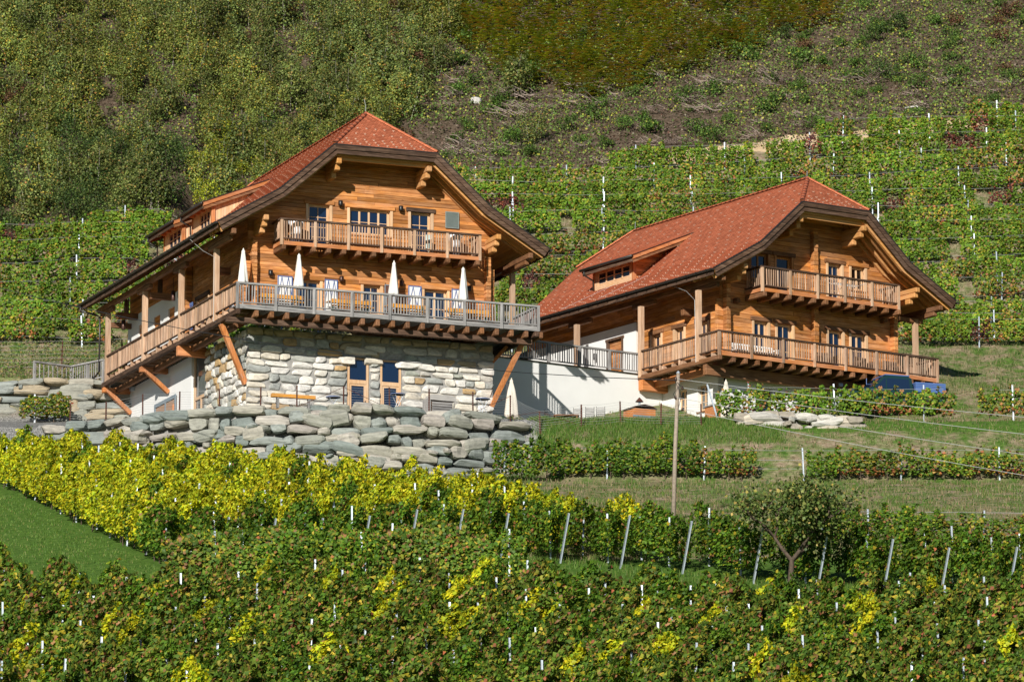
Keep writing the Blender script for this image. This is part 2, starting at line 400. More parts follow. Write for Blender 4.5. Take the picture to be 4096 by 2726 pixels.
def hill_zone(X, Y):
    """brown heath / bush land above the terraced vines: image-free boundary curves in plan"""
    top = np.interp(X, [-40, -27.6, -23.6, -19.7, -14.5, -7.7, -3.5, 5, 9.3, 13.6, 18, 22.4, 29.8, 45], [267.5, 269.5, 270.5, 271.5, 275.5, 280, 281.3, 282.2, 283.6, 285.5, 286.5, 287.4, 289.7, 292])
    return top
def build_ground():
    xs = np.concatenate([np.linspace(-420, -60, 13)[:-1], np.arange(-60, 60.01, 0.55), np.linspace(60, 420, 13)[1:]])
    ys = np.concatenate([np.linspace(-300, 120, 22)[:-1], np.arange(120, 150, 1.5), np.arange(150, 312, 0.55), np.linspace(312, 900, 30)])
    X, Y = np.meshgrid(xs, ys); Zg = ground_z(X, Y)
    nx, ny = len(xs), len(ys)
    V = np.stack([X, Y, Zg], -1).reshape(-1, 3)
    i = np.arange((nx - 1) * (ny - 1)); r_, c_ = i // (nx - 1), i % (nx - 1); a = r_ * nx + c_
    Fq = np.stack([a, a + 1, a + nx + 1, a + nx], -1)
    me = bpy.data.meshes.new('ground')
    me.vertices.add(len(V)); me.vertices.foreach_set('co', V.ravel())
    me.loops.add(Fq.size); me.loops.foreach_set('vertex_index', Fq.ravel())
    me.polygons.add(len(Fq)); me.polygons.foreach_set('loop_start', np.arange(0, Fq.size, 4)); me.polygons.foreach_set('loop_total', np.full(len(Fq), 4))
    me.polygons.foreach_set('use_smooth', np.ones(len(Fq), bool))
    me.update(); me.validate()
    ht = hill_zone(X, Y)
    heathv = smooth01((Y - ht + 0.2) / 0.8)
    sand_ = np.exp(-((Y - ht - 0.2) / 1.0) ** 2) * smooth01((X - 1) / 5) * (0.45 + 0.6 * fbm(X * 0.5, Y * 0.5, 9))
    grassv = np.where(Y < 232, 0.75, 0.30)
    bank = (X > 0.5) & (Y > 222) & (Y < 262); grassv = np.where(bank, 0.36, grassv)
    grassv = np.where((Y < 222) & (X > 2) & (Y > 187), 0.34, grassv)
    grassv = np.where((Y < 188), 1.0, grassv)
    lawn = (X < -12) & (Y < 216); grassv = np.where(lawn, 1.2, grassv)
    near = (X > 0) & (Y > 232) & (Y < 241); grassv = np.where(near, 0.95, grassv)
    C = np.stack([grassv, heathv, sand_, np.ones_like(X)], -1).reshape(-1, 4)
    ca = me.color_attributes.new('zone', 'FLOAT_COLOR', 'POINT'); ca.data.foreach_set('color', C.ravel().astype(np.float32))
    wy = wall_y(X)
    gr = ((X < 1.2) & (X > -24) & (Y > wy - 0.9) & (Y < 249.4) & (Y < 236 + 3 * smooth01((-10 - X) / 5)) | ((X < -12) & (Y > wy - 0.9) & (Y < 249.5))).astype(float)
    ga = me.attributes.new('gravel', 'FLOAT', 'POINT'); ga.data.foreach_set('value', gr.ravel().astype(np.float32))
    me.materials.append(MATS['earth'])
    return struct(link('ground', me))
GROUND = build_ground()
# ---------------------------------------------------------------- house builders
def uvmesh(name, quads, mat):
    """quads: list of (4 or 3 points, 4 or 3 uvs)"""
    vs, fs, uvs = [], [], []
    for p, q in quads:
        k = len(vs); vs += p; fs.append(tuple(range(k, k + len(p)))); uvs += q
    me = bpy.data.meshes.new(name); me.from_pydata(vs, [], fs)
    ul = me.uv_layers.new(name='UVMap'); ul.data.foreach_set('uv', np.array(uvs, np.float32).ravel())
    me.materials.append(MATS[mat]); me.update(); return me
def offset_poly(pts, d):
    """shift an open (x,z) polyline by d to its lower / inner side with mitred corners"""
    out = []
    for i, p in enumerate(pts):
        ns = []
        for a, b_ in ((i - 1, i), (i, i + 1)):
            if a < 0 or b_ >= len(pts): continue
            dx, dz = pts[b_][0] - pts[a][0], pts[b_][1] - pts[a][1]; L = math.hypot(dx, dz); ns.append((dz / L, -dx / L))
        if len(ns) == 1: nx, nz = ns[0]; k = 1
        else:
            nx, nz = ns[0][0] + ns[1][0], ns[0][1] + ns[1][1]; L = math.hypot(nx, nz); nx /= L; nz /= L
            k = 1 / max(0.3, nx * ns[0][0] + nz * ns[0][1])
        out.append((p[0] + nx * d * k, p[1] + nz * d * k))
    return out
class Roof:
    def __init__(s, **k): s.__dict__.update(k); s.s2 = (s.rz - s.kz) / s.hk; s.s1 = (s.kz - s.ez) / (s.he - s.hk)
    def top(s, x):
        h = abs(x - s.xc); return s.rz - s.s2 * h if h <= s.hk else s.kz - s.s1 * (h - s.hk)
    def under(s, x, y, t=0.3):
        z = s.top(x)
        if y < s.ya: z = min(z, s.hz + (s.rz - s.hz) * (y - s.yv) / (s.ya - s.yv))
        return z - t
    def yrange(s, z):
        if z <= s.hz: return s.yv, s.yv2
        t = (z - s.hz) / (s.rz - s.hz); return s.yv + t * (s.ya - s.yv), s.yv2 + t * (s.ya2 - s.yv2)
CST = 0.165
def add_roof(root, r, woods, rafters=True):
    quads = []
    def strip(P0, P1, Q0, Q1, n, v0, u0, u1, w0, w1):   # bottom edge P0-P1, top edge Q0-Q1, outward normal n
        lift0, lift1 = 0.034, 0.008
        a = [tuple(Vector(p) + n * l) for p, l in ((P0, lift0), (P1, lift0), (Q1, lift1), (Q0, lift1))]
        quads.append((a, [(u0, v0 + .01), (u1, v0 + .01), (w1, v0 + CST - .01), (w0, v0 + CST - .01)]))
        b_ = [tuple(Vector(P0) + n * -0.01), tuple(Vector(P1) + n * -0.01), a[1], a[0]]
        quads.append((b_, [(u0, v0 + .01), (u1, v0 + .01), (u1, v0 + .02), (u0, v0 + .02)]))
    for sd_ in (-1, 1):
        vcount = 0
        for (h0, z0, h1, z1) in ((r.he, r.ez, r.hk, r.kz), (r.hk, r.kz, 0.0, r.rz)):
            L = math.hypot(h1 - h0, z1 - z0); n = max(1, round(L / CST))
            nrm = Vector((sd_ * (z1 - z0) / L, 0, (h0 - h1) / L))
            for i in range(n):
                t0, t1 = i / n, (i + 1) / n
                ha, za, hb, zb = h0 + (h1 - h0) * t0, z0 + (z1 - z0) * t0, h0 + (h1 - h0) * t1, z0 + (z1 - z0) * t1
                ya, yb = r.yrange(za); yc, yd = r.yrange(zb)
                xa, xb = r.xc + sd_ * ha, r.xc + sd_ * hb
                if sd_ > 0: strip((xa, ya, za), (xa, yb, za), (xb, yc, zb), (xb, yd, zb), nrm, vcount * CST, ya, yb, yc, yd)
                else: strip((xa, yb, za), (xa, ya, za), (xb, yd, zb), (xb, yc, zb), nrm, vcount * CST, yb, ya, yd, yc)
                vcount += 1
    for (yv, ya, sg) in ((r.yv, r.ya, -1), (r.yv2, r.ya2, 1)):
        L = math.hypot(ya - yv, r.rz - r.hz); n = round(L / CST); nrm = Vector((0, sg * (r.rz - r.hz) / L, abs(ya - yv) / L))
        for i in range(n):
            t0, t1 = i / n, (i + 1) / n
            y0, y1, z0, z1 = yv + (ya - yv) * t0, yv + (ya - yv) * t1, r.hz + (r.rz - r.hz) * t0, r.hz + (r.rz - r.hz) * t1
            w0, w1 = r.hh * (1 - t0), r.hh * (1 - t1)
            a, b_, c, d = (r.xc - w0, y0, z0), (r.xc + w0, y0, z0), (r.xc - w1, y1, z1), (r.xc + w1, y1, z1)
            if sg < 0: strip(a, b_, c, d, nrm, i * CST, -w0, w0, -w1, w1)
            else: strip(b_, a, d, c, nrm, i * CST, w0, -w0, w1, -w1)
    roof = link('roof', uvmesh('roof', quads, 'clay_tile'), root)
    # ridge and hip tiles, one by one
    mb = MB(); k = 8
    for i in range(k + 1):
        a = math.pi * i / k
        for (yy, rr) in ((0, 0.115), (0.42, 0.095)): mb.v.append((math.cos(a) * rr, yy, math.sin(a) * rr * 0.9))
    for i in range(k): mb.f.append((2 * i, 2 * i + 1, 2 * i + 3, 2 * i + 2))
    mb.f.append(tuple(2 * i for i in range(k, -1, -1)))
    tile = mb.mesh('ridge_tile', 'ridge_clay', True)
    def run(p, q, name='ridge_tile'):
        p, q = Vector(p), Vector(q); d = q - p; n = max(1, round(d.length / 0.38))
        rt = d.to_track_quat('Y', 'Z').to_euler()
        for i in range(n): link(name, tile, roof, p + d * (i / n) + Vector((0, 0, 0.02)), rot=rt)
    ap, ap2 = (r.xc, r.ya, r.rz), (r.xc, r.ya2, r.rz)
    run(ap, ap2)
    for s_ in (-1, 1): run((r.xc + s_ * r.hh, r.yv, r.hz), ap, 'hip_tile'); run((r.xc + s_ * r.hh, r.yv2, r.hz), ap2, 'hip_tile')
    # snow guards: small pale hooks in staggered rows
    mb = MB()
    def hook(p, up):
        p = Vector(p); u = Vector(up).normalized(); w = 0.028
        s_ = u.cross(Vector((0, 0, 1))).normalized() if abs(u.z) < 0.95 else Vector((1, 0, 0))
        n = s_.cross(u); n = n if n.z > 0 else -n
        a = p + n * 0.035; b_ = p + u * 0.15 + n * 0.035; c = p + n * 0.10
        k = len(mb.v); mb.v += [tuple(x) for x in (a - s_ * w, a + s_ * w, b_ + s_ * w, b_ - s_ * w, c - s_ * w, c + s_ * w)]
        mb.f += [(k, k + 1, k + 2, k + 3), (k, k + 4, k + 5, k + 1), (k + 4, k + 3, k + 2, k + 5)]
    for sd_ in (-1, 1):
        row = 0
        for (h0, z0, h1, z1) in ((r.he, r.ez, r.hk, r.kz), (r.hk, r.kz, 0.0, r.rz)):
            L = math.hypot(h1 - h0, z1 - z0); u = (-sd_ * (h0 - h1) / L, 0, (z1 - z0) / L)
            d = 0.12
            while d < L - 0.3:
                t = d / L; z = z0 + (z1 - z0) * t; ya, yb = r.yrange(z)
                y = ya + 0.4 + 0.43 * (row % 2)
                while y < yb - 0.3: hook((r.xc + sd_ * (h0 + (h1 - h0) * t), y + random.uniform(-.03, .03), z), u); y += 0.86
                row += 1; d += 0.2 if (row < 4 and h0 == r.he) else 0.52
    L = math.hypot(r.ya - r.yv, r.rz - r.hz); d = 0.1; row = 0
    while d < L * 0.62:
        t = d / L; w = r.hh * (1 - t) - 0.35; x = -w + 0.2 * (row % 2)
        while x < w: hook((r.xc + x, r.yv + (r.ya - r.yv) * t, r.hz + (r.rz - r.hz) * t), (0, (r.ya - r.yv) / L, (r.rz - r.hz) / L)); x += 0.45
        row += 1; d += 0.24 if row < 3 else 0.6
    stuff(mb.build('snow_guard_rows', 'snow_clay', roof))
    # barge boards, flying rafters, soffit
    pts = [(r.xc - r.he, r.ez), (r.xc - r.hk, r.kz), (r.xc - r.hh, r.hz), (r.xc + r.hh, r.hz), (r.xc + r.hk, r.kz), (r.xc + r.he, r.ez)]
    def band(name, mat, d0, d1, y0, y1, segs=range(5)):
        a, b_ = offset_poly(pts, d0), offset_poly(pts, d1)
        for i in segs:
            MB().prism([a[i], a[i + 1], b_[i + 1], b_[i]], lambda p, e: (p[0], y1 if e else y0, p[1])).build(name, mat, roof)
    band('drip_edge', 'gutter', -0.012, 0.035, r.yv - 0.075, r.yv + 0.02)
    band('barge_board', woods[0], 0.035, 0.24, r.yv - 0.055, r.yv - 0.002)
    band('barge_board', woods[1], 0.235, 0.45, r.yv + 0.0, r.yv + 0.06)
    band('verge_rafter', 'soffit_x', 0.30, 0.52, r.yv + 0.22, r.yv + 0.36)
    for e in (0.72, 1.25):
        if r.yv + e + 0.15 < r.wall_y: band('rafter', 'soffit_x', 0.235, 0.42, r.yv + e, r.yv + e + 0.14, (0, 1, 3, 4))
    band('rafter', 'soffit_x', 0.235, 0.44, r.wall_y - 0.15, r.wall_y - 0.002, (0, 1, 3, 4))
    # soffit boards run along the building, one board each
    a = offset_poly(pts, 0.05)
    for seg in (0, 1, 3, 4):
        p, q = a[seg], a[seg + 1]; L = math.hypot(q[0] - p[0], q[1] - p[1]); n = max(1, round(L / 0.2)); nx, nz = (q[1] - p[1]) / L, -(q[0] - p[0]) / L
        for i in range(n):
            t0, t1 = i / n, (i + 0.965) / n
            c = [(p[0] + (q[0] - p[0]) * t, p[1] + (q[1] - p[1]) * t) for t in (t0, t1)]
            y1 = r.wall_y + 0.2 if seg in (1, 3) else r.yv2 - 0.1
            MB().prism([c[0], c[1], (c[1][0] + nx * .17, c[1][1] + nz * .17), (c[0][0] + nx * .17, c[0][1] + nz * .17)],
                       lambda p_, e: (p_[0], y1 if e else r.yv + 0.02, p_[1])).build('soffit_board', 'soffit_y', roof)
    hx = r.hh + 0.05; n = 7; z0h, y0h = r.hz - 0.22, r.yv + 0.03; sl = (r.rz - r.hz) / (r.ya - r.yv)
    for i in range(n):
        y0, y1 = y0h + (r.wall_y + .1 - y0h) * i / n, y0h + (r.wall_y + .1 - y0h) * (i + .96) / n
        f0, f1 = hx * (1 - (y0 - r.yv) / (r.ya - r.yv)), hx * (1 - (y1 - r.yv) / (r.ya - r.yv))
        za, zb = z0h + sl * (y0 - y0h), z0h + sl * (y1 - y0h)
        MB().hexa([(r.xc - f0, y0, za), (r.xc + f0, y0, za), (r.xc + f1, y1, zb), (r.xc - f1, y1, zb)],
                  [(r.xc - f0, y0, za + .1), (r.xc + f0, y0, za + .1), (r.xc + f1, y1, zb + .1), (r.xc - f1, y1, zb + .1)]).build('soffit_board', 'soffit_x', roof)
    # gutters with brackets
    for s_ in (-1, 1):
        gx, gzv = r.xc + s_ * (r.he + 0.085), r.ez - 0.05; mb = MB(); seg = 8
        for (yy) in (r.yv - 0.06, r.yv2 + 0.06):
            for rr in (0.085, 0.075):
                for i in range(seg + 1):
                    a = math.pi + math.pi * i / seg; mb.v.append((gx + math.cos(a) * rr, yy, gzv + math.sin(a) * rr))
        q = seg + 1
        for i in range(seg):
            mb.f.append((i, i + 1, 2 * q + i + 1, 2 * q + i)); mb.f.append((q + i, 3 * q + i, 3 * q + i + 1, q + i + 1))
        mb.f.append(tuple(range(seg + 1))); mb.f.append(tuple(range(3 * q - 1, 2 * q - 1, -1)))
        g = mb.build('gutter', 'gutter', roof)
        if s_ < 0:
            br = MB().box(-0.1, 0.1, -0.014, 0.014, -0.1, -0.082).box(-0.1, -0.082, -0.014, 0.014, -0.1, 0.02).box(-0.1, 0.1, -0.014, 0.014, 0.012, 0.024).mesh('gutter_bracket', 'gutter')
            y = r.yv + 0.4
            while y < r.yv2: link('gutter_bracket', br, roof, (gx, y, gzv)); y += 0.82
        piece('fascia', roof, 'dark_y', r.xc + s_ * (r.he - 0.02) - .02, r.xc + s_ * (r.he - 0.02) + .02, r.yv + .03, r.yv2, r.ez - 0.33, r.ez - 0.02)
    if rafters:
        y = r.wall_y + 0.7
        h0, h1 = r.he - 0.06, r.he - 2.3
        rm = MB().beam((r.xc - h0, 0, r.ez + s1z(r, h0) - 0.30), (r.xc - h1, 0, r.ez + s1z(r, h1) - 0.30), 0.13, 0.17).mesh('rafter', 'beam_x')
        while y < r.yv2 - 0.2: link('rafter', rm, roof, (0, y, 0)); y += 0.84
    return roof
def s1z(r, h): return r.s1 * (r.he - h) if h > r.hk else (r.kz - r.ez) + r.s2 * (r.hk - h)

def T(axis, plane):
    """maps (along a, depth inward d, z) extents to x/y/z extents"""
    if axis == 'x': return lambda a0, a1, d0, d1, z0, z1: (a0, a1, plane + d0, plane + d1, z0, z1)
    return lambda a0, a1, d0, d1, z0, z1: (plane + d0, plane + d1, a0, a1, z0, z1)
def plank_wall(part, axis, plane, a0, a1, z0, z1, h, openings, topf=None, mat='facade_', thick=0.13, bot=None, seam=5.5, name='plank'):
    t = T(axis, plane); z = z0
    while z < z1 - 0.02:
        hh = h * random.uniform(0.94, 1.06); zt = min(z + hh, z1)
        lo, hi = a0, a1
        if topf:
            ok = [x for x in np.arange(a0, a1 + .01, 0.05) if topf(x) > zt]
            if not ok: break
            lo, hi = ok[0], ok[-1]
        holes = [(o[0], o[1]) for o in openings if o[2] < zt - 0.02 and o[3] > z + 0.02]
        for s0, s1 in rects_minus(lo, hi, holes):
            cuts = [s0]
            while s1 - cuts[-1] > seam * 1.25: cuts.append(cuts[-1] + seam * random.uniform(0.6, 1.0))
            cuts.append(s1)
            for c0, c1 in zip(cuts, cuts[1:]):
                d = random.uniform(-0.012, 0.008)
                piece(name, part, mat + axis, *t(c0 + 0.003, c1 - 0.003, d, thick + 0.03, z + 0.004, zt - 0.003), ch=0.012)
        z = zt
def add_window(root, axis, plane, a0, a1, z0, z1, cas=2, rows=2, cols=1, rec=0.16, mat='jamb_', name='window', trim=True, lint='beam_', gl='glass', lw=0.14, sill=True, jamb=0.13):
    t = T(axis, plane); mb = MB()
    def bx(*e): mb.box(*t(*e))
    fw = 0.06
    bx(a0, a1, rec, rec + .07, z1 - fw, z1); bx(a0, a1, rec, rec + .07, z0, z0 + fw)
    bx(a0, a0 + fw, rec, rec + .07, z0 + fw, z1 - fw); bx(a1 - fw, a1, rec, rec + .07, z0 + fw, z1 - fw)
    panes = []; W = (a1 - a0 - 2 * fw) / cas
    for c in range(cas):
        x0 = a0 + fw + c * W; x1 = x0 + W; s_ = 0.045
        bx(x0, x1, rec - .02, rec + .04, z1 - fw - s_, z1 - fw - .001); bx(x0, x1, rec - .02, rec + .04, z0 + fw + .001, z0 + fw + s_ + .02)
        bx(x0, x0 + s_, rec - .02, rec + .04, z0 + fw + s_, z1 - fw - s_); bx(x1 - s_, x1, rec - .02, rec + .04, z0 + fw + s_, z1 - fw - s_)
        gx0, gx1, gz0, gz1 = x0 + s_, x1 - s_, z0 + fw + s_ + .02, z1 - fw - s_
        for i in range(cols):
            for j in range(rows):
                panes.append((gx0 + (gx1 - gx0) * i / cols, gx0 + (gx1 - gx0) * (i + 1) / cols, gz0 + (gz1 - gz0) * j / rows, gz0 + (gz1 - gz0) * (j + 1) / rows))
        for i in range(1, cols): xm = gx0 + (gx1 - gx0) * i / cols; bx(xm - .014, xm + .014, rec - .015, rec + .03, gz0, gz1)
        for j in range(1, rows): zm = gz0 + (gz1 - gz0) * j / rows; bx(gx0, gx1, rec - .013, rec + .03, zm - .014, zm + .014)
    w = mb.build(name, mat + 'z', root)
    for p in panes: piece('pane', w, gl, *t(p[0], p[1], rec + .012, rec + .02, p[2], p[3]), ch=0.001)
    if trim:
        piece('jamb', w, mat + 'z', *t(a0 - jamb, a0, -0.035, rec + .08, z0, z1 + 0.0)); piece('jamb', w, mat + 'z', *t(a1, a1 + jamb, -0.035, rec + .08, z0, z1 + 0.0))
        piece('lintel', w, lint + axis, *t(a0 - jamb - .1, a1 + jamb + .1, -0.075, rec + .08, z1 + .004, z1 + .004 + lw + .06), ch=0.02)
        piece('head', w, mat + axis, *t(a0, a1, rec - .06, rec - .01, z1 - .03, z1 + .002))
        if sill: piece('sill', w, lint + axis, *t(a0 - .05, a1 + .05, -0.06, rec, z0 - .06, z0 - .002))
    return w
def railing(root, name, p0, p1, zt, zb, bays, per, mats, fascia=None, post_bot=None, ends=(True, True), bw=(0.03, 0.055), rail=(0.15, 0.085)):
    p0, p1 = Vector((p0[0], p0[1], 0)), Vector((p1[0], p1[1], 0)); d = p1 - p0; L = d.length; u = d / L; ang = math.atan2(u.y, u.x)
    ax = 'x'
    rm, pm, bmat = mats
    part = MB().beam(tuple(p0 - u * .07 + Vector((0, 0, zt - rail[1] / 2))), tuple(p1 + u * .07 + Vector((0, 0, zt - rail[1] / 2))), rail[0], rail[1]).build(name, rm + 'x', root)
    def pc(nm, mat, c, sx, sy, z0, z1, jit=0.0):
        return piece(nm, part, mat, c.x - sx / 2, c.x + sx / 2, c.y - sy / 2, c.y + sy / 2, z0, z1, rotz=ang + random.uniform(-jit, jit))
    mid = (p0 + p1) / 2
    pc('bottom_rail', rm + 'x', mid, L, 0.09, zb, zb + 0.055)
    if fascia: pc('fascia', fascia[2] + 'x', mid, L - 0.02, 0.07, fascia[0], fascia[1])
    pb = post_bot if post_bot is not None else zb - 0.25
    for i in range(bays + 1):
        if (i == 0 and not ends[0]) or (i == bays and not ends[1]): continue
        pc('post', pm + 'z', p0 + d * (i / bays) + Vector((u.y, -u.x, 0)) * 0.03, 0.125, 0.125, pb, zt - rail[1])
    for i in range(bays):
        for j in range(1, per + 1):
            t = (i + j / (per + 1)) / bays; c = p0 + d * t + u * random.uniform(-.012, .012)
            o = pc('baluster', bmat + 'z', c, bw[1], bw[0], zb + 0.05, zt - rail[1] + .004, 0.15)
            o.rotation_euler = (random.uniform(-.012, .012), random.uniform(-.018, .018), o.rotation_euler[2])
    return part
def deck(root, x0, x1, y0, y1, z, axis, mat, name='deck', w=0.16):
    part = MB().box(x0 + .02, x1 - .02, y0 + .02, y1 - .02, z - 0.05, z - 0.036).build(name, mat + axis, root)
    a0, a1 = (y0, y1) if axis == 'x' else (x0, x1); n = max(1, round((a1 - a0) / w))
    for i in range(n):
        c0, c1 = a0 + (a1 - a0) * i / n + .004, a0 + (a1 - a0) * (i + 1) / n - .004
        if axis == 'x': piece('plank', part, mat + 'x', x0, x1, c0, c1, z - 0.034, z)
        else: piece('plank', part, mat + 'y', c0, c1, y0, y1, z - 0.034, z)
    return part
def log_corner(part, axis_mat, x0, x1, y0, y1, z0, z1, h=0.185):
    z = z0; i = 0
    while z < z1 - .05:
        e = random.uniform(-.02, .02)
        piece('log_end', part, axis_mat, x0, x1, y0 + e, y1, z + .004, min(z + h, z1) - .004, ch=0.015); z += h; i += 1

STONE_PROTO = {}
def rock_mesh(name, mat, seed, n=3, rough=0.12, flat=0.0, sharp=3.5):
    """unit rock: subdivided cube pulled to a superellipsoid with cut faces"""
    rs = np.random.default_rng(seed); g = np.linspace(-1, 1, n + 1); vs = {}; V = []; Fc = []
    def vid(p):
        k = tuple(round(x, 4) for x in p)
        if k not in vs: vs[k] = len(V); V.append(np.array(p, float))
        return vs[k]
    for a in range(3):
        for s_ in (-1, 1):
            for i in range(n):
                for j in range(n):
                    q = []
                    for (ii, jj) in ((i, j), (i + 1, j), (i + 1, j + 1), (i, j + 1)):
                        p = [0, 0, 0]; p[a] = s_; p[(a + 1) % 3] = g[ii]; p[(a + 2) % 3] = g[jj]; q.append(vid(p))
                    Fc.append(q if s_ > 0 else q[::-1])
    P = np.array(V); r = (np.abs(P) ** sharp).sum(1) ** (1 / sharp); P = P / r[:, None]
    for _ in range(9):                                       # chip flat faces
        d = rs.normal(size=3); d /= np.linalg.norm(d); lim = rs.uniform(0.66, 1.0) * np.abs(d).sum() * 0.80
        h = P @ d; over = h > lim; P[over] -= np.outer(h[over] - lim, d) * 0.85
    P += rs.normal(size=P.shape) * rough * 0.5
    P *= 0.5
    me = bpy.data.meshes.new(name); me.from_pydata([tuple(p) for p in P], [], Fc); me.materials.append(MATS[mat]); me.update(); return me
ASH = [rock_mesh('stone_block', 'ashlar', 100 + i, 4, 0.03, 0, 13.0) for i in range(9)]
SLATE = [rock_mesh('boulder', 'slate_rock', 200 + i, 4, 0.055, 0, 6.5) for i in range(12)]

# ================================================================ left house
H1 = empty('chalet', (-12.59, 230.0, 45.96), R(22.04))
tag(H1, 'timber chalet on a pale rough stone base with a wide grey front balcony', 'house')
r1 = Roof(xc=7.36, he=8.24, ez=3.86, hk=5.25, kz=5.64, hh=2.57, hz=7.98, rz=10.22, yv=0.3, ya=3.0, ya2=18.9, yv2=21.6, wall_y=2.0)
ROOF1 = add_roof(H1, r1, ('dark_x', 'dark_x'))
WX0, WX1, WY = 1.3, 13.2, 2.0
up_open = [(4.15, 5.2, 3.3, 5.42), (6.2, 8.22, 4.15, 5.40), (9.25, 10.27, 3.3, 5.45)]
lo_open = [(3.62, 4.75, 0.0, 1.78), (6.9, 7.75, 0.35, 1.78), (9.95, 11.1, 0.0, 1.8)]
wall = MB()
# backing behind the planks, with the openings left free
def backing(mb, axis, plane, a0, a1, z0, z1, openings, topf=None, d0=0.14, d1=0.24, step=0.25):
    t = T(axis, plane); zs = sorted(set([z0, z1] + [z for o in openings for z in o[2:4]] + list(np.arange(z0, z1, step))))
    for za, zb in zip(zs, zs[1:]):
        lo, hi = a0, a1
        if topf:
            ok = [x for x in np.arange(a0, a1 + .01, 0.05) if topf(x) > zb - 0.02]
            if not ok: break
            lo, hi = ok[0], ok[-1]
        for s0, s1 in rects_minus(lo, hi, [(o[0], o[1]) for o in openings if o[2] < zb - .001 and o[3] > za + .001]): mb.box(*t(s0, s1, d0, d1, za, zb))
topf1 = lambda x: r1.under(x, WY + .05, 0.20)
backing(wall, 'x', WY, WX0, WX1, -0.3, 9.3, up_open + lo_open, topf1)
fw1 = wall.build('timber_wall', 'facade_x', H1)
fw1['label'] = 'plank front wall stained orange brown under the gable'
plank_wall(fw1, 'x', WY, WX0 - 0.33, WX1 + 0.3, -0.28, 3.0, 0.185, lo_open)
plank_wall(fw1, 'x', WY, WX0 - 0.1, WX1 + 0.1, 3.0, 9.3, 0.185, up_open, topf1)
for x0 in (WX0, WX1 - 0.24): log_corner(fw1, 'facade_y', x0, x0 + 0.24, WY - 0.34, WY - 0.015, -0.28, 3.5)
sw = MB(); backing(sw, 'y', WX0, WY + .15, 20.2, -0.3, 3.9, []); side1 = sw.build('side_wall', 'facade_y', H1)
plank_wall(side1, 'y', WX0, WY + .02, 20.2, -0.28, 4.6, 0.185, [(7.75, 9.8, -0.3, 2.1)])
plank_wall(side1, 'y', WX1 - .16, WY + .02, 20.2, -0.28, 4.6, 0.185, [], seam=7)
log_corner(side1, 'facade_x', WX0 - 0.33, WX0 - 0.01, 10.4, 10.62, -0.28, 3.8)
# side door behind the balcony
dr = add_window(H1, 'y', WX0, 8.0, 9.6, 0.05, 2.0, 2, 2, 1, 0.12, 'jamb_', 'side_door', True, 'dark_', sill=False)
# gable windows and doors
add_window(H1, 'x', WY, *up_open[0], 1, 4, 2, 0.17, 'jamb_', 'balcony_door', True, 'facade_', sill=False)
add_window(H1, 'x', WY, *up_open[1], 4, 2, 1, 0.17, 'jamb_', 'window', True, 'facade_')
add_window(H1, 'x', WY, *up_open[2], 1, 4, 2, 0.17, 'jamb_', 'balcony_door', True, 'dark_', sill=False)
add_window(H1, 'x', WY, *lo_open[0], 2, 2, 1, 0.17, 'jamb_', 'terrace_door', True, 'facade_', sill=False)
add_window(H1, 'x', WY, *lo_open[1], 1, 2, 2, 0.17, 'jamb_', 'window', True, 'facade_')
add_window(H1, 'x', WY, *lo_open[2], 2, 2, 1, 0.17, 'jamb_', 'terrace_door', True, 'facade_', sill=False)
# louvre
lv = MB().box(11.0, 11.64, WY - .05, WY - .02, 4.84, 5.57).build('vent_louvre', 'louvre', H1)
for i in range(14):
    z = 4.87 + i * 0.05; MB().hexa([(11.03, WY - .085, z), (11.61, WY - .085, z), (11.61, WY - .052, z + .03), (11.03, WY - .052, z + .03)], [(11.03, WY - .085, z + .012), (11.61, WY - .085, z + .012), (11.61, WY - .052, z + .042), (11.03, WY - .052, z + .042)]).build('slat', 'louvre', lv)
mbf = MB(); [mbf.box(*e) for e in ((10.98, 11.66, WY - .09, WY - .045, 5.56, 5.6), (10.98, 11.66, WY - .09, WY - .045, 4.81, 4.85), (10.98, 11.02, WY - .09, WY - .045, 4.85, 5.56), (11.62, 11.66, WY - .09, WY - .045, 4.85, 5.56))]; mbf.build('frame', 'louvre', lv)
# shutters
def shutter(root, a0, a1, z0, z1, board='white_paint', tie='blue_paint', zig=4, axis='x', plane=WY):
    t = T(axis, plane); s_ = MB().box(*t(a0, a1, -0.075, -0.045, z0, z1)).build('shutter', board, root)
    mb = MB(); w = 0.045
    for e in ((a0, a1, z1 - w, z1), (a0, a1, z0, z0 + w), (a0, a0 + w, z0 + w, z1 - w), (a1 - w, a1, z0 + w, z1 - w)): mb.box(*t(e[0], e[1], -0.09, -0.0752, e[2], e[3]))
    mb.build('border', tie, s_)
    mb = MB(); n = zig; a = a0 + w; st = (a1 - a0 - 2 * w) / n; top = True
    zt_, zb_ = z1 - w, z1 - w - (z1 - z0) * 0.5
    for i in range(n):
        pz, qz = (zb_, zt_) if i % 2 == 0 else (zt_, zb_)
        P = [t(a + i * st, 0, -.086, 0, pz, 0), t(a + (i + 1) * st, 0, -.086, 0, qz, 0)]
        p = (P[0][0], P[0][2], P[0][4]); q = (P[1][0], P[1][2], P[1][4]); mb.beam(p, q, 0.02, 0.028, (0, -1, 0) if axis == 'x' else (-1, 0, 0))
    mb.build('zigzag_bars', tie, s_); return s_
for a0, a1 in ((2.63, 3.36), (4.95, 5.6)): shutter(H1, a0, a1, 0.12, 1.88)
o = shutter(H1, 7.93, 8.56, 0.3, 1.86, 'brown_paint', 'hoard_frame', 2); o['label'] = 'brown shutter with grey border'
for a0, a1 in ((9.12, 9.78), (11.3, 11.92)): shutter(H1, a0, a1, 0.12, 1.9, zig=3)
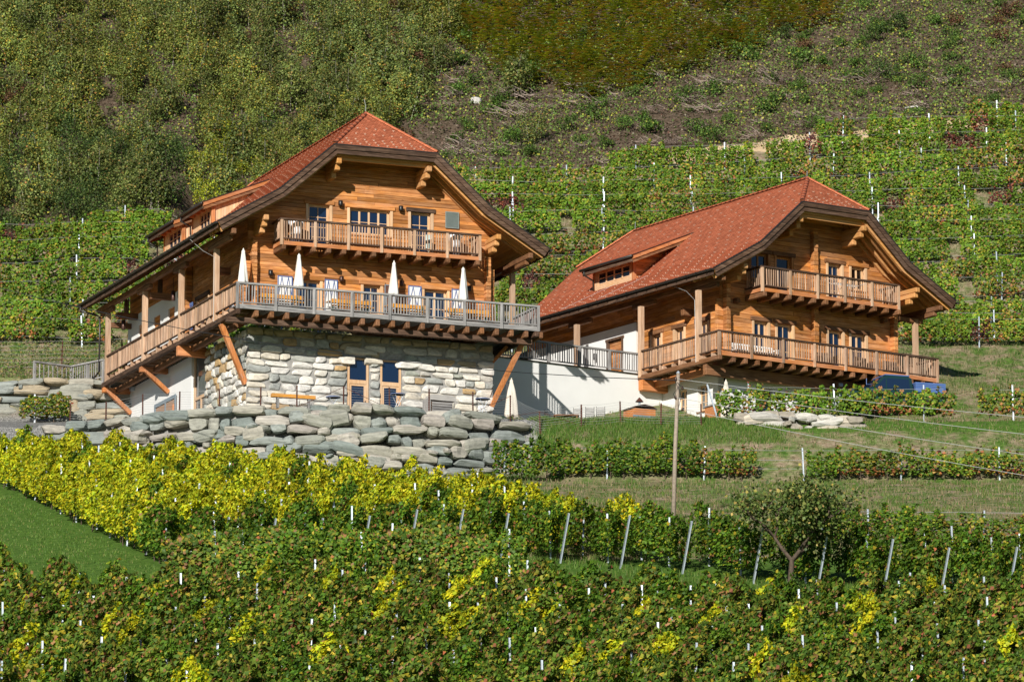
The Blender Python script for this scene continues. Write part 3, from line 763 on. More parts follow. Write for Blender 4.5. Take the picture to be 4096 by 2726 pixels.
shutter(H1, 4.1, 4.7, 0.2, 1.7, axis='y', plane=WX0); shutter(H1, 6.3, 6.9, 0.2, 1.7, axis='y', plane=WX0)
o = MB().box(1.16, 1.2, 9.95, 10.35, 0.2, 2.0).box(1.14, 1.16, 9.95, 10.35, 1.85, 2.0).build('shutter', 'blue_paint', H1)
# wall lamps
def wall_lamp(root, x, z, mat='lamp_metal', y=WY - 0.03, bar=0.0, r=0.11, h=0.23):
    mb = MB().lathe([(r * .93, -h / 2), (r, -h / 2 + .02), (r, h / 2), (r * .9, h / 2 + .01)], 14, (x, y - r - .03, z)); o = mb.build('wall_lamp', mat, root, True)
    MB().box(x - .03, x + .03, y - .06, y + .06, z - .04, z + .04).build('bracket', mat, o)
    if bar: MB().tube([(x, y - .03, z + .03), (x + bar, y - .03, z + .03)], 0.012, 6).build('conduit', 'iron', o)
    return o
for x in (5.68, 8.7): wall_lamp(H1, x, 5.53)
wall_lamp(H1, 2.25, 1.95, bar=0.9); wall_lamp(H1, 5.75, 1.93, 'lamp_brown', bar=-0.9); wall_lamp(H1, 8.75, 1.95, 'lamp_brown'); wall_lamp(H1, 12.15, 1.95)
# purlins and brackets under the roof
def purlin_stack(root, x, w, zs, y0s, y1, mat='soffit_y'):
    for (z0, z1), y0 in zip(zs, y0s): piece('purlin', root, mat, x - w / 2, x + w / 2, y0, y1, z0, z1, ch=0.03)
for s_ in (-1, 1):
    purlin_stack(H1, r1.xc + s_ * 2.25, 0.24, ((7.10, 7.36), (6.83, 7.095), (6.55, 6.825)), (0.42, 0.66, 1.2), 2.1)
    purlin_stack(H1, r1.xc + s_ * 5.78, 0.24, ((4.15, 4.40), (3.9, 4.145), (3.65, 3.895)), (0.5, 0.75, 1.05), 2.1)
    purlin_stack(H1, r1.xc + s_ * 7.38, 0.24, ((3.36, 3.62),), (0.45,), 21.0, 'beam_y')
    purlin_stack(H1, r1.xc + s_ * 7.38, 0.22, ((3.14, 3.355),), (0.95,), 3.9, 'beam_y')
MB().beam((r1.xc - 2.3, 0.75, 7.42), (r1.xc + 2.3, 0.75, 7.42), 0.14, 0.2).build('tie_beam', 'soffit_x', H1)
# side posts carrying the eave
for y in (3.1, 8.25, 13.8, 19.7):
    piece('post', H1, 'post_z', -0.09, 0.15, y - 0.11, y + 0.11, -0.3, 3.14)
    if y > 4: piece('saddle', H1, 'beam_y', -0.1, 0.12, y - 0.95, y + 0.95, 3.14, 3.355, ch=0.03)
piece('post', H1, 'post_z', 14.74, 14.97, 3.0, 3.22, -0.3, 3.14)
for y in (13.4, 18.7): piece('cross_beam', H1, 'beam_x', 0.15, 2.0, y - .13, y + .13, 2.72, 3.02); piece('hanger', H1, 'dark_z', 0.55, 0.75, y - .1, y + .1, 3.02, 3.7)
piece('cross_beam', H1, 'beam_x', 0.1, 1.8, 19.6, 19.84, 2.45, 2.7)
for y in (4.9, 10.9): piece('bracket_log', H1, 'beam_x', 0.75, 1.32, y - .13, y + .13, 2.35, 2.68, ch=.02)
# hanging lamps below the eave
for y in (11.2, 19.0):
    o = MB().lathe([(.1, 0), (.105, .02), (.105, .46), (.09, .48)], 12, (0.6, y, 2.24)).build('hanging_lamp', 'lamp_brown', H1, True)
    MB().tube([(0.6, y, 2.7), (0.6, y, 3.4)], 0.012, 5).build('rod', 'iron', o)
# lower balcony
deck(H1, 0.05, 14.85, 0.05, 2.0, 0.0, 'x', 'grey_', 'front_deck'); deck(H1, 0.05, 1.3, 2.0, 20.2, 0.0, 'y', 'beam_', 'side_deck'); deck(H1, 13.2, 14.85, 2.0, 8.0, 0.0, 'y', 'grey_', 'side_deck')
railing(H1, 'front_railing', (0, 0), (14.9, 0), 1.01, 0.05, 8, 12, ('grey_', 'grey_', 'grey_'), (-0.22, -0.002, 'grey_'), -0.24)
railing(H1, 'side_railing', (0, 0), (0, 19.7), 1.01, 0.05, 10, 13, ('dark_', 'post_', 'rail_'), None, -0.24, (False, True), (0.03, 0.085))
railing(H1, 'side_railing', (14.9, 0), (14.9, 8), 1.01, 0.05, 4, 12, ('grey_', 'grey_', 'grey_'), (-0.22, -0.002, 'grey_'), -0.24, (False, True))
jg = empty('joist_frame', parent=H1)
for i in range(20):
    x = 0.95 + i * 0.742; piece('joist', H1, 'beam_y', x - .1, x + .1, -0.06, 2.0, -0.55, -0.25, ch=0.03)
bpy.data.objects.remove(jg)
piece('corner_beam', H1, 'dark_y', -0.08, 0.14, -0.12, 20.35, -0.5, -0.25, ch=.03)
piece('bearer', H1, 'dark_x', -0.37, 14.75, 0.34, 0.56, -0.81, -0.555, ch=.02)
piece('bearer', H1, 'beam_y', 0.55, 0.75, 2.0, 20.2, -0.75, -0.5)
piece('corner_beam', H1, 'dark_y', 14.7, 14.92, -0.12, 8.1, -0.5, -0.25, ch=.03)
for i in range(24):
    y = 0.9 + i * 0.82; piece('joist', H1, 'rail_x', -0.06, 1.28, y - .06, y + .06, -0.248, -0.06)
piece('rim_board', H1, 'beam_y', 0.3, 0.34, 0.2, 20.2, -0.25, -0.052); piece('rim_board', H2, 'beam_y', 0.3, 0.34, 0.2, 6.3, -0.22, -0.052) if False else None
# struts
def strut(p, q, w=0.2, h=0.22): return MB().beam(p, q, w, h, (0, 1, 0)).build('strut', 'strut_z', H1)
strut((0.0, 2.25, -0.55), (1.28, 2.45, -3.25), 0.22, 0.24); strut((-0.02, 14.1, -0.5), (1.28, 13.8, -1.75)); strut((-0.02, 20.05, -0.5), (1.28, 19.75, -1.8))
strut((14.4, 0.8, -0.75), (13.35, 2.1, -3.6), 0.2, 0.24); strut((13.4, 2.2, -1.5), (14.2, 2.2, -0.6), .14, .16)
for y, z0, z1 in ((14.1, -0.78, -0.52), (20.05, -0.78, -0.52), (8.4, -0.98, -0.5)): piece('bracket_beam', H1, 'strut_x', -0.1, 1.35, y - .14, y + .14, z0, z1, ch=.02)
# upper balcony
deck(H1, 2.4, 12.3, 0.88, 2.0, 3.3, 'x', 'beam_', 'upper_deck')
railing(H1, 'upper_railing', (2.42, 0.85), (12.28, 0.85), 4.38, 3.4, 6, 11, ('dark_', 'post_', 'rail_'), (3.12, 3.3, 'strut_'), 3.1)
for x in (2.42, 12.28): railing(H1, 'upper_railing', (x, 0.85), (x, 1.95), 4.38, 3.4, 1, 7, ('dark_', 'post_', 'rail_'), (3.12, 3.3, 'strut_'), 3.1, (False, False))
for i in range(14):
    x = 2.52 + i * 0.742; piece('joist', H1, 'beam_y', x - .1, x + .1, 0.72, 2.0, 2.88, 3.11, ch=.03)
# white plaster wing under the eave, small deep windows
pw = MB(); op = [(12.85, 13.85, 1.35, 2.35), (15.1, 16.1, 1.35, 2.35), (17.5, 18.45, 1.35, 2.38)]
backing(pw, 'y', 1.22, 10.7, 20.2, -0.3, 3.0, op, None, 0.0, 0.4, 9)
pl = pw.build('plaster_wall', 'plaster', H1); pl['label'] = 'white plaster wall under the eave with three deep small windows'
for o_ in op: add_window(H1, 'y', 1.22, o_[0] + .1, o_[1], o_[2], o_[3] - .02, 1, 1, 1, 0.3, 'facade_', 'small_window', False)
# dormers
def dormer(root, r, yv0, yv1, xg, zg, xw, cheek_y0, cheek_y1, win, slope, mat_v, nwin):
    zt = lambda x: zg + slope * (x - xg)
    xt = (r.rz - r.s2 * r.xc - zg + slope * xg) / (slope - r.s2)
    quads = []; n = round(math.hypot(xt - xg, (xt - xg) * slope) / CST); nrm = Vector((-slope, 0, 1)).normalized()
    for i in range(n):
        xa, xb = xg + (xt - xg) * i / n, xg + (xt - xg) * (i + 1) / n
        a = [tuple(Vector(p) + nrm * l) for p, l in (((xa, yv1, zt(xa)), .034), ((xa, yv0, zt(xa)), .034), ((xb, yv0, zt(xb)), .008), ((xb, yv1, zt(xb)), .008))]
        quads.append((a, [(yv1, i * CST + .01), (yv0, i * CST + .01), (yv0, i * CST + CST - .01), (yv1, i * CST + CST - .01)]))
        b_ = [(xa, yv1, zt(xa)), (xa, yv0, zt(xa)), a[1], a[0]]; quads.append((b_, [(yv1, i * CST + .01), (yv0, i * CST + .01), (yv0, i * CST + .02), (yv1, i * CST + .02)]))
    d = link('dormer', uvmesh('dormer', quads, 'clay_tile'), root)
    for yy in (yv0, yv1):
        s_ = 1 if yy == yv0 else -1
        MB().prism([(xg, zt(xg)), (xt, zt(xt)), (xt, zt(xt) - .2), (xg, zt(xg) - .2)], lambda p, e: (p[0], yy + s_ * (.05 if e else 0.0), p[1])).build('barge_board', 'strut_x', d)
        MB().prism([(xg + .05, zt(xg) - .2), (xt - .3, zt(xt - .3) - .2), (xt - .6, zt(xt - .6) - .36), (xg + .05, zt(xg) - .36)], lambda p, e: (p[0], yy + s_ * (.11 if e else .05), p[1])).build('barge_board', 'beam_x', d)
        MB().prism([(xg, zt(xg) + .03), (xt, zt(xt) + .03), (xt, zt(xt) - .01), (xg, zt(xg) - .01)], lambda p, e: (p[0], yy - s_ * (.03 if e else 0.001), p[1])).build('drip_edge', 'gutter', d)
    MB().prism([(xg, zt(xg) - .02), (xt, zt(xt) - .02), (xt, zt(xt) - .12), (xg, zt(xg) - .12)], lambda p, e: (p[0], (yv1 - .06) if e else (yv0 + .06), p[1])).build('soffit', 'soffit_y', d)
    # front wall with strip window and corner posts
    zb = r.top(xw) - 0.05; zw = zt(xw) - .12; mb = MB()
    for e in ((cheek_y0, cheek_y1, zw - .28, zw), (cheek_y0, win[0], zb, zw - .28), (win[1], cheek_y1, zb, zw - .28), (win[0], win[1], zb, win[2])): mb.box(xw, xw + .12, e[0], e[1], e[2], e[3])
    mb.build('front_wall', 'jamb_z', d)
    add = add_window(d, 'y', xw, win[0], win[1], win[2], zw - .28, nwin, 2, 1, 0.03, 'jamb_', 'strip_window', False)
    for yy in (cheek_y0, cheek_y1): piece('corner_post', d, 'strut_z', xw - .03, xw + .15, yy - .07, yy + .07, zb - .1, zw)
    # cheek boards
    for yy, s_ in ((cheek_y0, 1), (cheek_y1, -1)):
        x = xw + .15
        while x < xt - .15:
            x1 = x + .15; z0, z1 = r.top(x) - .06, zt(x) - .12
            if z1 - z0 > 0.04:
                if mat_v: MB().prism([(x, z0), (x1 - .006, r.top(x1) - .06), (x1 - .006, max(zt(x1) - .12, r.top(x1))), (x, z1)], lambda p, e: (p[0], yy + s_ * (.04 if e else random.uniform(-.006, .006)), p[1])).build('cheek_board', 'jamb_z', d)
                else: pass
            x = x1
        if not mat_v:
            z = r.top(xw) - .05
            while z < zt(xt) - .2:
                z1 = z + .17; xr = (z + .1 - (r.rz - r.s2 * r.xc)) / r.s2; xl = max(xw + .1, xg + (z1 + .12 - zg) / slope)
                xr2 = max(xr, xl)
                if xr > xl + .05: piece('cheek_board', d, 'facade_x', xl, xr, yy - .03, yy + .03, z, z1 - .005)
                z = z1
    gm = MB().tube([(xg - .07, yv0 - .03, zt(xg) - .06), (xg - .07, yv1 + .03, zt(xg) - .06)], 0.075, 10).build('gutter', 'gutter', d, True)
    piece('fascia', d, 'dark_y', xg, xg + .04, yv0 + .06, yv1 - .06, zt(xg) - .32, zt(xg) - .02)
    MB().tube([(xg - .07, yv1 - .3, zt(xg) - .1), (xg - .07, yv1 - .3, zt(xg) - .32), (xw - .12, yv1 - .3, zt(xg) - .55), (xw - .1, yv1 - .3, r.top(xw - .1) + .05)], 0.045, 8).build('downpipe', 'gutter', d, True)
    y = cheek_y0 + .3
    while y < cheek_y1: piece('rafter', d, 'strut_x', xg + .1, xw + .2, y - .05, y + .05, zt(xg + .2) - .26, zt(xg + .2) - .12); y += .75
    return d
d1 = dormer(H1, r1, 10.9, 14.4, 1.95, 7.15, 2.5, 11.2, 14.1, (11.45, 13.0, 6.1), 0.41, True, 3)
d2 = dormer(H1, r1, 15.4, 19.55, 1.95, 7.15, 2.5, 15.7, 18.5, (15.9, 17.8, 6.1), 0.41, True, 3)
# downpipe at the far corner, lightning wire, flue
MB().tube([(-0.95, 21.2, 3.75), (-0.95, 21.2, 3.5), (-0.2, 20.9, 3.25), (-0.15, 20.5, 3.1), (-0.15, 20.5, 0.35), (-0.3, 20.8, 0.1), (-1.0, 22.5, -0.6)], 0.05, 8).build('downpipe', 'gutter', H1, True)
MB().tube([(-0.95, 4.1, 3.95), (-0.98, 4.0, 3.7), (-0.5, 3.5, 3.1), (-0.12, 3.0, 2.75), (-0.12, 3.0, -0.3), (-0.02, 2.3, -0.5), (1.1, 2.3, -3.0)], 0.008, 5).build('lightning_wire', 'wire', H1)
MB().lathe([(.2, 0), (.2, .5), (.16, .55), (.17, .6)], 14, (10.05, 3.9, 7.75)).build('flue', 'zinc', H1, True)
MB().tube([(7.36, 3.1, 10.2), (7.38, 3.1, 10.6), (7.3, 3.1, 10.95)], 0.012, 5).build('lightning_rod', 'wire', H1)
# stone base: every block its own object
base = MB(); doors = [(6.15, 7.25, -4.9, -1.66), (7.79, 8.86, -4.9, -1.66)]
backing(base, 'x', WY + .05, 1.3, 13.45, -5.6, -0.62, doors, None, 0.05, 0.4, 9); base.box(1.45, 1.8, 2.5, 8.3, -5.6, -0.62); base.box(13.0, 13.4, 2.5, 18, -5.6, -0.62)
sb = base.build('stone_base', 'mortar', H1)
PALE = [(0.82, 0.78, 0.70), (0.86, 0.84, 0.78), (0.78, 0.72, 0.61), (0.82, 0.80, 0.76)]
GREY = [(0.50, 0.51, 0.47), (0.42, 0.44, 0.42), (0.60, 0.58, 0.53), (0.46, 0.48, 0.42)]
OCH = [(0.58, 0.40, 0.20), (0.50, 0.35, 0.19)]; TAN = [(0.50, 0.41, 0.27), (0.45, 0.38, 0.27)]
def stone_wall(part, axis, plane, a0, a1, z0, z1, holes, hs, ws, pal, depth=0.34, out=0.07, gap=0.03, meshes=None, name='stone_block'):
    z = z1; row = 0
    while z > z0 + 0.05:
        h = random.uniform(*hs); zb = z - h
        a = a0 - random.uniform(0, .1)
        segs = rects_minus(a0, a1, [(o[0] - .02, o[1] + .02) for o in holes if o[2] < z - .08 and o[3] > zb + .08])
        for s0, s1 in segs:
            a = s0
            while a < s1 - 0.02:
                w = random.uniform(*ws); w = w if s1 - a - w > ws[0] * .7 else s1 - a
                f = (z - z0) / (z1 - z0); col = pal(f, row); jh = random.uniform(-.03, .03)
                cx, d = a + w / 2, plane - random.uniform(-.02, out) + depth / 2
                loc = (cx, d, (z + zb) / 2 + jh * .5) if axis == 'x' else (d, cx, (z + zb) / 2 + jh * .5)
                sc = (w - gap, depth, h - gap + jh) if axis == 'x' else (depth, w - gap, h - gap + jh)
                o = link(name, random.choice(meshes or ASH), part, loc, None, sc, col)
                o.rotation_euler = (random.uniform(-.02, .02), random.uniform(-.02, .02), random.choice((0, 0, math.pi)) + random.uniform(-.02, .02))
                a += w
        z = zb; row += 1
def pal1(f, row):
    if row < 1: return random.choice(TAN)
    if row < 3: return random.choice(GREY + GREY + OCH + PALE[:1] + TAN)
    k = random.random()
    if f < 0.45: return random.choice(PALE) if k < 0.86 else random.choice(GREY + OCH)
    return random.choice(PALE) if k < 0.52 else random.choice(GREY) if k < 0.86 else random.choice(OCH)
stone_wall(sb, 'x', WY, 1.22, 13.5, -5.3, -0.64, doors, (0.29, 0.44), (0.45, 1.25), pal1)
def pal2(f, row):
    k = random.random(); return random.choice(PALE) if k < .45 else random.choice(GREY) if k < .75 else random.choice(OCH)
stone_wall(sb, 'y', 1.26, 2.34, 8.3, -5.3, -0.64, [], (0.29, 0.44), (0.35, 0.9), pal2)
for x0, x1, z0, z1 in ((5.7, 6.5, -2.05, -1.68), (7.0, 8.05, -2.02, -1.64), (8.55, 9.9, -2.05, -1.66), (6.0, 7.9, -1.62, -1.22)):
    o = link('lintel_stone', random.choice(ASH), sb, ((x0 + x1) / 2, WY + .12, (z0 + z1) / 2), None, (x1 - x0, .42, z1 - z0), random.choice(PALE))
# tall glazed doors in the base
for (a0, a1) in ((6.18, 7.22), (7.80, 8.84)):
    w = MB(); y = WY + .1
    for e in ((a0, a0 + .1, -4.85, -1.7), (a1 - .1, a1, -4.85, -1.7), (a0 + .1, a1 - .1, -2.92, -2.74), (a0 + .1, a1 - .1, -1.78, -1.7)): w.box(e[0], e[1], y, y + .12, e[2], e[3])
    for e in ((a0 + .1, a0 + .2, -4.8, -2.92), (a1 - .22, a1 - .1, -4.8, -2.92), (a0 + .2, a1 - .22, -3.02, -2.92), (a0 + .2, a1 - .22, -4.8, -4.68)): w.box(e[0], e[1], y + .03, y + .1, e[2], e[3])
    w = w.build('glazed_door', 'jamb_z', H1)
    piece('pane', w, 'glass', a0 + .1, a1 - .1, y + .06, y + .07, -2.74, -1.78, ch=.001); piece('pane', w, 'glass', a0 + .2, a1 - .22, y + .06, y + .07, -4.68, -3.02, ch=.001)
    MB().box(a1 - .17, a1 - .15, y - .02, y + .03, -3.9, -3.7).box(a1 - .26, a1 - .15, y - .03, y - .01, -3.79, -3.77).build('handle', 'iron', w)
# white lower wing wall, glazed corner between it and the stone
lw = MB().box(1.3, 1.7, 10.4, 20.1, -5.5, -0.52).build('lower_plaster_wall', 'plaster', H1)
gc = MB()
for e in ((1.42, 1.56, 8.35, 8.5, -5.0, -0.6), (1.42, 1.56, 10.2, 10.4, -5.0, -0.6), (1.42, 1.56, 8.5, 10.2, -2.75, -2.6), (1.42, 1.56, 9.3, 9.4, -5.0, -2.75)): gc.box(*e)
gc = gc.build('glazed_screen', 'jamb_z', H1)
for e in ((8.5, 10.2, -2.6, -0.6), (8.5, 9.3, -5.0, -2.75), (9.4, 10.2, -5.0, -2.75)): piece('pane', gc, 'glass_grey', 1.48, 1.49, *e, ch=.001)
piece('flood_lamp', H1, 'zinc', 1.1, 1.3, 19.2, 19.45, -0.72, -0.55)
# boarded opening in the white wall
hb = MB().box(1.24, 1.29, 12.6, 15.7, -4.6, -2.16).build('boarded_opening', 'hoard', H1); mb = MB()
for e in ((12.5, 15.8, -2.2, -2.02), (12.5, 12.68, -4.6, -2.2), (15.62, 15.8, -4.6, -2.2), (14.05, 14.17, -4.6, -2.2), (12.68, 14.05, -3.0, -2.86)): mb.box(1.2, 1.238, e[0], e[1], e[2], e[3])
mb.build('frame', 'hoard_frame', hb)

# ================================================================ right house
K2 = 1.0214
H2 = empty('chalet', (9.71 * K2, 236.0 * K2, 44.9 * K2), R(33.7), K2)
tag(H2, 'timber chalet with brown balconies on a white plastered ground floor', 'house')
r2 = Roof(xc=6.75, he=7.25, ez=3.87, hk=4.48, kz=5.47, hh=2.01, hz=7.70, rz=9.45, yv=-0.3, ya=1.9, ya2=16.5, yv2=18.7, wall_y=1.6)
ROOF2 = add_roof(H2, r2, ('dark_x', 'dark_x'))
VX0, VX1, VY = 1.4, 11.65, 1.6
up2 = [(3.1, 4.1, 4.05, 5.36), (4.6, 5.5, 3.35, 5.36), (7.7, 8.5, 3.35, 5.36), (9.1, 9.92, 4.2, 5.36)]
lo2 = [(3.24, 4.05, 0.55, 2.05), (4.62, 5.5, 0.02, 2.07), (7.68, 8.52, 0.02, 2.07), (9.05, 9.92, 0.4, 2.05)]
topf2 = lambda x: r2.under(x, VY + .05, 0.20)
wall = MB(); backing(wall, 'x', VY, VX0, VX1, -0.3, 9.0, up2 + lo2, topf2); fw2 = wall.build('timber_wall', 'facade_x', H2)
plank_wall(fw2, 'x', VY, VX0 - .33, VX1 + .27, -0.28, 2.9, 0.215, lo2, mat='facade_')
plank_wall(fw2, 'x', VY, VX0 - .1, VX1 + .1, 2.9, 9.0, 0.215, up2, topf2)
for x0 in (VX0, VX1 - .24): log_corner(fw2, 'facade_y', x0, x0 + .24, VY - .34, VY - .015, -0.28, 3.6, .215)
log_corner(fw2, 'facade_y', 6.62, 6.9, VY - .3, VY - .015, -0.28, 6.75, .215)
sw = MB(); backing(sw, 'y', VX0, VY + .15, 18.2, -0.3, 4.2, [(2.8, 3.6, .5, 2.06), (4.75, 5.5, .5, 2.06), (6.65, 7.4, .5, 2.06)]); side2 = sw.build('side_wall', 'facade_y', H2)
so = [(2.8, 3.6, .5, 2.06), (4.75, 5.5, .5, 2.06), (6.65, 7.4, .5, 2.06)]
plank_wall(side2, 'y', VX0, VY + .02, 18.2, -0.28, 4.6, 0.215, so); plank_wall(side2, 'y', VX1 - .16, VY + .02, 18.2, -0.28, 4.6, .215, [], seam=7)
log_corner(side2, 'facade_x', VX0 - .33, VX0 - .01, 8.3, 8.52, 2.9, 4.0, .215)
for o_ in so: add_window(H2, 'y', VX0, *o_, 2, 2, 1, 0.2, 'jamb_', 'window', True, 'beam_', jamb=.14)
add_window(H2, 'x', VY, *up2[0], 2, 2, 1, .17, 'facade_', 'window', True, 'beam_')
w = add_window(H2, 'x', VY, *up2[1], 1, 1, 1, .17, 'facade_', 'balcony_door', True, 'beam_', 'glass_open', sill=False); w['label'] = 'dark open balcony door'
add_window(H2, 'x', VY, *up2[2], 1, 3, 2, .2, 'jamb_', 'balcony_door', True, 'beam_', sill=False)
add_window(H2, 'x', VY, *up2[3], 2, 2, 1, .17, 'jamb_', 'window', True, 'facade_', 'glass_open')
add_window(H2, 'x', VY, *lo2[0], 2, 2, 1, .17, 'jamb_', 'window', True, 'beam_'); add_window(H2, 'x', VY, *lo2[1], 1, 3, 2, .17, 'jamb_', 'terrace_door', True, 'beam_', sill=False)
add_window(H2, 'x', VY, *lo2[2], 1, 3, 2, .17, 'jamb_', 'terrace_door', True, 'beam_', sill=False); add_window(H2, 'x', VY, *lo2[3], 2, 2, 1, .17, 'jamb_', 'window', True, 'beam_')
for s_ in (-1, 1):
    purlin_stack(H2, r2.xc + s_ * 1.9, .24, ((6.75, 7.02), (6.48, 6.745), (6.2, 6.475)), (-.12, .12, .7), 1.7)
    purlin_stack(H2, r2.xc + s_ * 5.15, .24, ((4.12, 4.36), (3.88, 4.115), (3.63, 3.875)), (-.05, .1, .5), 1.7)
    purlin_stack(H2, r2.xc + s_ * 6.5, .24, ((3.38, 3.62),), (-.12,), 18.2, 'beam_y'); purlin_stack(H2, r2.xc + s_ * 6.5, .22, ((3.16, 3.375),), (.35,), 2.5, 'beam_y')
MB().beam((r2.xc - 1.9, 0.1, 7.08), (r2.xc + 1.9, 0.1, 7.08), .14, .18).build('tie_beam', 'soffit_x', H2)
for y in (1.63, 6.35, 11.8):
    piece('post', H2, 'post_z', -.1, .13, y - .11, y + .11, -0.3 if y < 10 else -0.2, 3.16)
    if y > 2: piece('saddle', H2, 'beam_y', 0.13, .33, y - .95, y + .95, 3.16, 3.375, ch=.03)
piece('post', H2, 'post_z', 12.87, 13.1, 1.5, 1.72, -.3, 3.16); piece('cross_beam', H2, 'beam_x', 11.7, 13.4, 1.5, 1.7, 3.0, 3.2)
piece('bracket_log', H2, 'beam_x', .85, 1.42, 4.0, 4.26, 2.45, 2.8, ch=.02)
for x in (2.1, 10.9): piece('bracket_log', H2, 'beam_y', x - .1, x + .1, VY - .35, VY, 2.75, 2.98, ch=.02)
deck(H2, .05, 12.95, .05, VY, 0, 'x', 'beam_', 'front_deck'); deck(H2, .05, VX0, VY, 6.4, 0, 'y', 'beam_', 'side_deck'); deck(H2, VX1, 12.95, VY, 8, 0, 'y', 'beam_', 'side_deck')
railing(H2, 'front_railing', (0, 0), (13.0, 0), 1.0, .05, 7, 12, ('dark_', 'rail_', 'rail_'), (-.19, -.002, 'strut_'), -.22)
railing(H2, 'side_railing', (0, 0), (0, 6.35), 1.0, .05, 4, 11, ('dark_', 'rail_', 'rail_'), None, -.22, (False, False))
railing(H2, 'side_railing', (13.0, 0), (13.0, 6), 1.0, .05, 3, 12, ('dark_', 'rail_', 'rail_'), (-.19, -.002, 'strut_'), -.22, (False, True))
for i in range(18): x = .85 + i * .706; piece('joist', H2, 'beam_y', x - .1, x + .1, -.06, VY, -.47, -.22, ch=.03)
for i in range(8): y = .5 + i * .8; piece('joist', H2, 'rail_x', -.06, VX0, y - .06, y + .06, -.2, -.04)
piece('corner_beam', H2, 'beam_y', -.08, .14, -.1, 6.55, -.43, -.2, ch=.03); piece('corner_beam', H2, 'dark_y', 12.86, 13.06, -.1, 6, -.5, -.22, ch=.03)
piece('bearer', H2, 'beam_x', -.02, 13.0, 1.0, 1.28, -.98, -.475, ch=.02); piece('bearer', H2, 'strut_y', .6, .85, 1.3, 6.4, -.75, -.44)
piece('bracket_beam', H2, 'strut_x', -.1, 1.5, 6.1, 6.45, -.95, -.44, ch=.02)
deck(H2, 2.7, 10.9, .22, VY, 3.36, 'x', 'beam_', 'upper_deck')
railing(H2, 'upper_railing', (2.7, .2), (10.85, .2), 4.42, 3.46, 5, 11, ('dark_', 'post_', 'rail_'), (3.19, 3.36, 'strut_'), 3.16)
for x in (2.7, 10.85): railing(H2, 'upper_railing', (x, .2), (x, 1.55), 4.42, 3.46, 1, 8, ('dark_', 'post_', 'rail_'), (3.19, 3.36, 'strut_'), 3.16, (False, False))
for i in range(12): x = 2.8 + i * .73; piece('joist', H2, 'beam_y', x - .1, x + .1, .06, VY, 2.93, 3.17, ch=.03)
d3 = dormer(H2, r2, 8.7, 13.1, 1.2, 6.25, 1.8, 9.55, 12.9, (9.75, 12.6, 5.38), .42, False, 4)
# plaster: upper wing with carved door, ground floor
pw = MB(); backing(pw, 'y', 1.3, 8.6, 18.0, -.4, 2.9, [(9.75, 11.0, -.05, 2.3)], None, 0, .5, 9); pl2 = pw.build('plaster_wall', 'plaster', H2)
cd = MB().box(1.5, 1.56, 9.75, 11.0, 0, 2.3).build('carved_door', 'facade_z', H2)
for y0 in (9.82, 10.4):
    mb = MB()
    for e in ((y0, y0 + .07, .1, 2.1), (y0 + .46, y0 + .53, .1, 2.1), (y0 + .07, y0 + .46, 1.0, 1.1), (y0 + .07, y0 + .46, .1, .2)): mb.box(1.45, 1.5, e[0], e[1], e[2], e[3])
    mb.prism([(y0, 1.75), (y0 + .53, 1.75), (y0 + .265, 2.05)], lambda p, e: (1.4 if not e else 1.5, p[0], p[1])); mb.build('carved_panel', 'strut_z', cd)
mb = MB()
for e in ((9.68, 9.78, 0, 2.3), (10.97, 11.07, 0, 2.3), (9.6, 11.15, 2.3, 2.42)): mb.box(1.24, 1.6, e[0], e[1], e[2], e[3])
mb.build('door_frame', 'dark_z', cd)
MB().lathe([(.1, 0), (.105, .02), (.105, .28), (.09, .3)], 12, (1.15, 11.9, 1.55)).build('wall_lamp', 'lamp_metal', H2, True)
gf = MB(); go = [(2.85, 3.65, -2.25, -1.0), (4.55, 5.3, -2.25, -.95)]
backing(gf, 'y', 1.4, VY + .02, 6.6, -3.8, -.44, go, None, 0, .4, 9); fo = [(3.3, 4.3, -3.0, -1.15), (6.2, 7.3, -3.0, -1.15)]
backing(gf, 'x', VY, 1.4, 11.9, -3.8, -.5, fo, None, 0, .4, 9); gf.build('ground_floor_wall', 'plaster', H2)
for o_ in go: add_window(H2, 'y', 1.4, *o_, 2, 3, 1, .18, 'jamb_', 'ground_window', False, gl='glass_grey'); piece('sill', H2, 'beam_y', 1.33, 1.5, o_[0] - .06, o_[1] + .06, o_[2] - .08, o_[2] - .01)
add_window(H2, 'x', VY, *fo[0], 1, 1, 1, .2, 'beam_', 'ground_door', False); add_window(H2, 'x', VY, *fo[1], 1, 1, 1, .2, 'strut_', 'ground_door', False, gl='glass_open')
piece('flood_lamp', H2, 'zinc', 7.75, 7.95, .85, 1.0, -.78, -.62)
MB().tube([(-.42, 3.6, 4.0), (-.45, 3.5, 3.75), (-.2, 2.3, 3.2), (-.12, 1.75, 2.7), (-.12, 1.7, -.3)], .008, 5).build('lightning_wire', 'wire', H2)
MB().tube([(1.3, 1.35, -.5), (1.3, 1.35, -3.6)], .05, 8).build('downpipe', 'iron', H2, True)
MB().tube([(6.75, 1.95, 9.5), (6.77, 1.95, 9.85)], .012, 5).build('lightning_rod', 'wire', H2); MB().tube([(6.75, 16.4, 9.5), (6.77, 16.4, 9.95)], .012, 5).build('lightning_rod', 'wire', H2)
for pts_ in (((-.4, 12.6), (1.75, 11.0)), ((-.4, 9.4), (1.6, 8.0))):
    (xa, ya), (xb, yb) = pts_; MB().tube([(xa + (xb - xa) * t, ya + (yb - ya) * t, r2.top(xa + (xb - xa) * t) + .07) for t in (0, .25, .5, .75, 1)], .008, 5).build('lightning_wire', 'wire', H2)

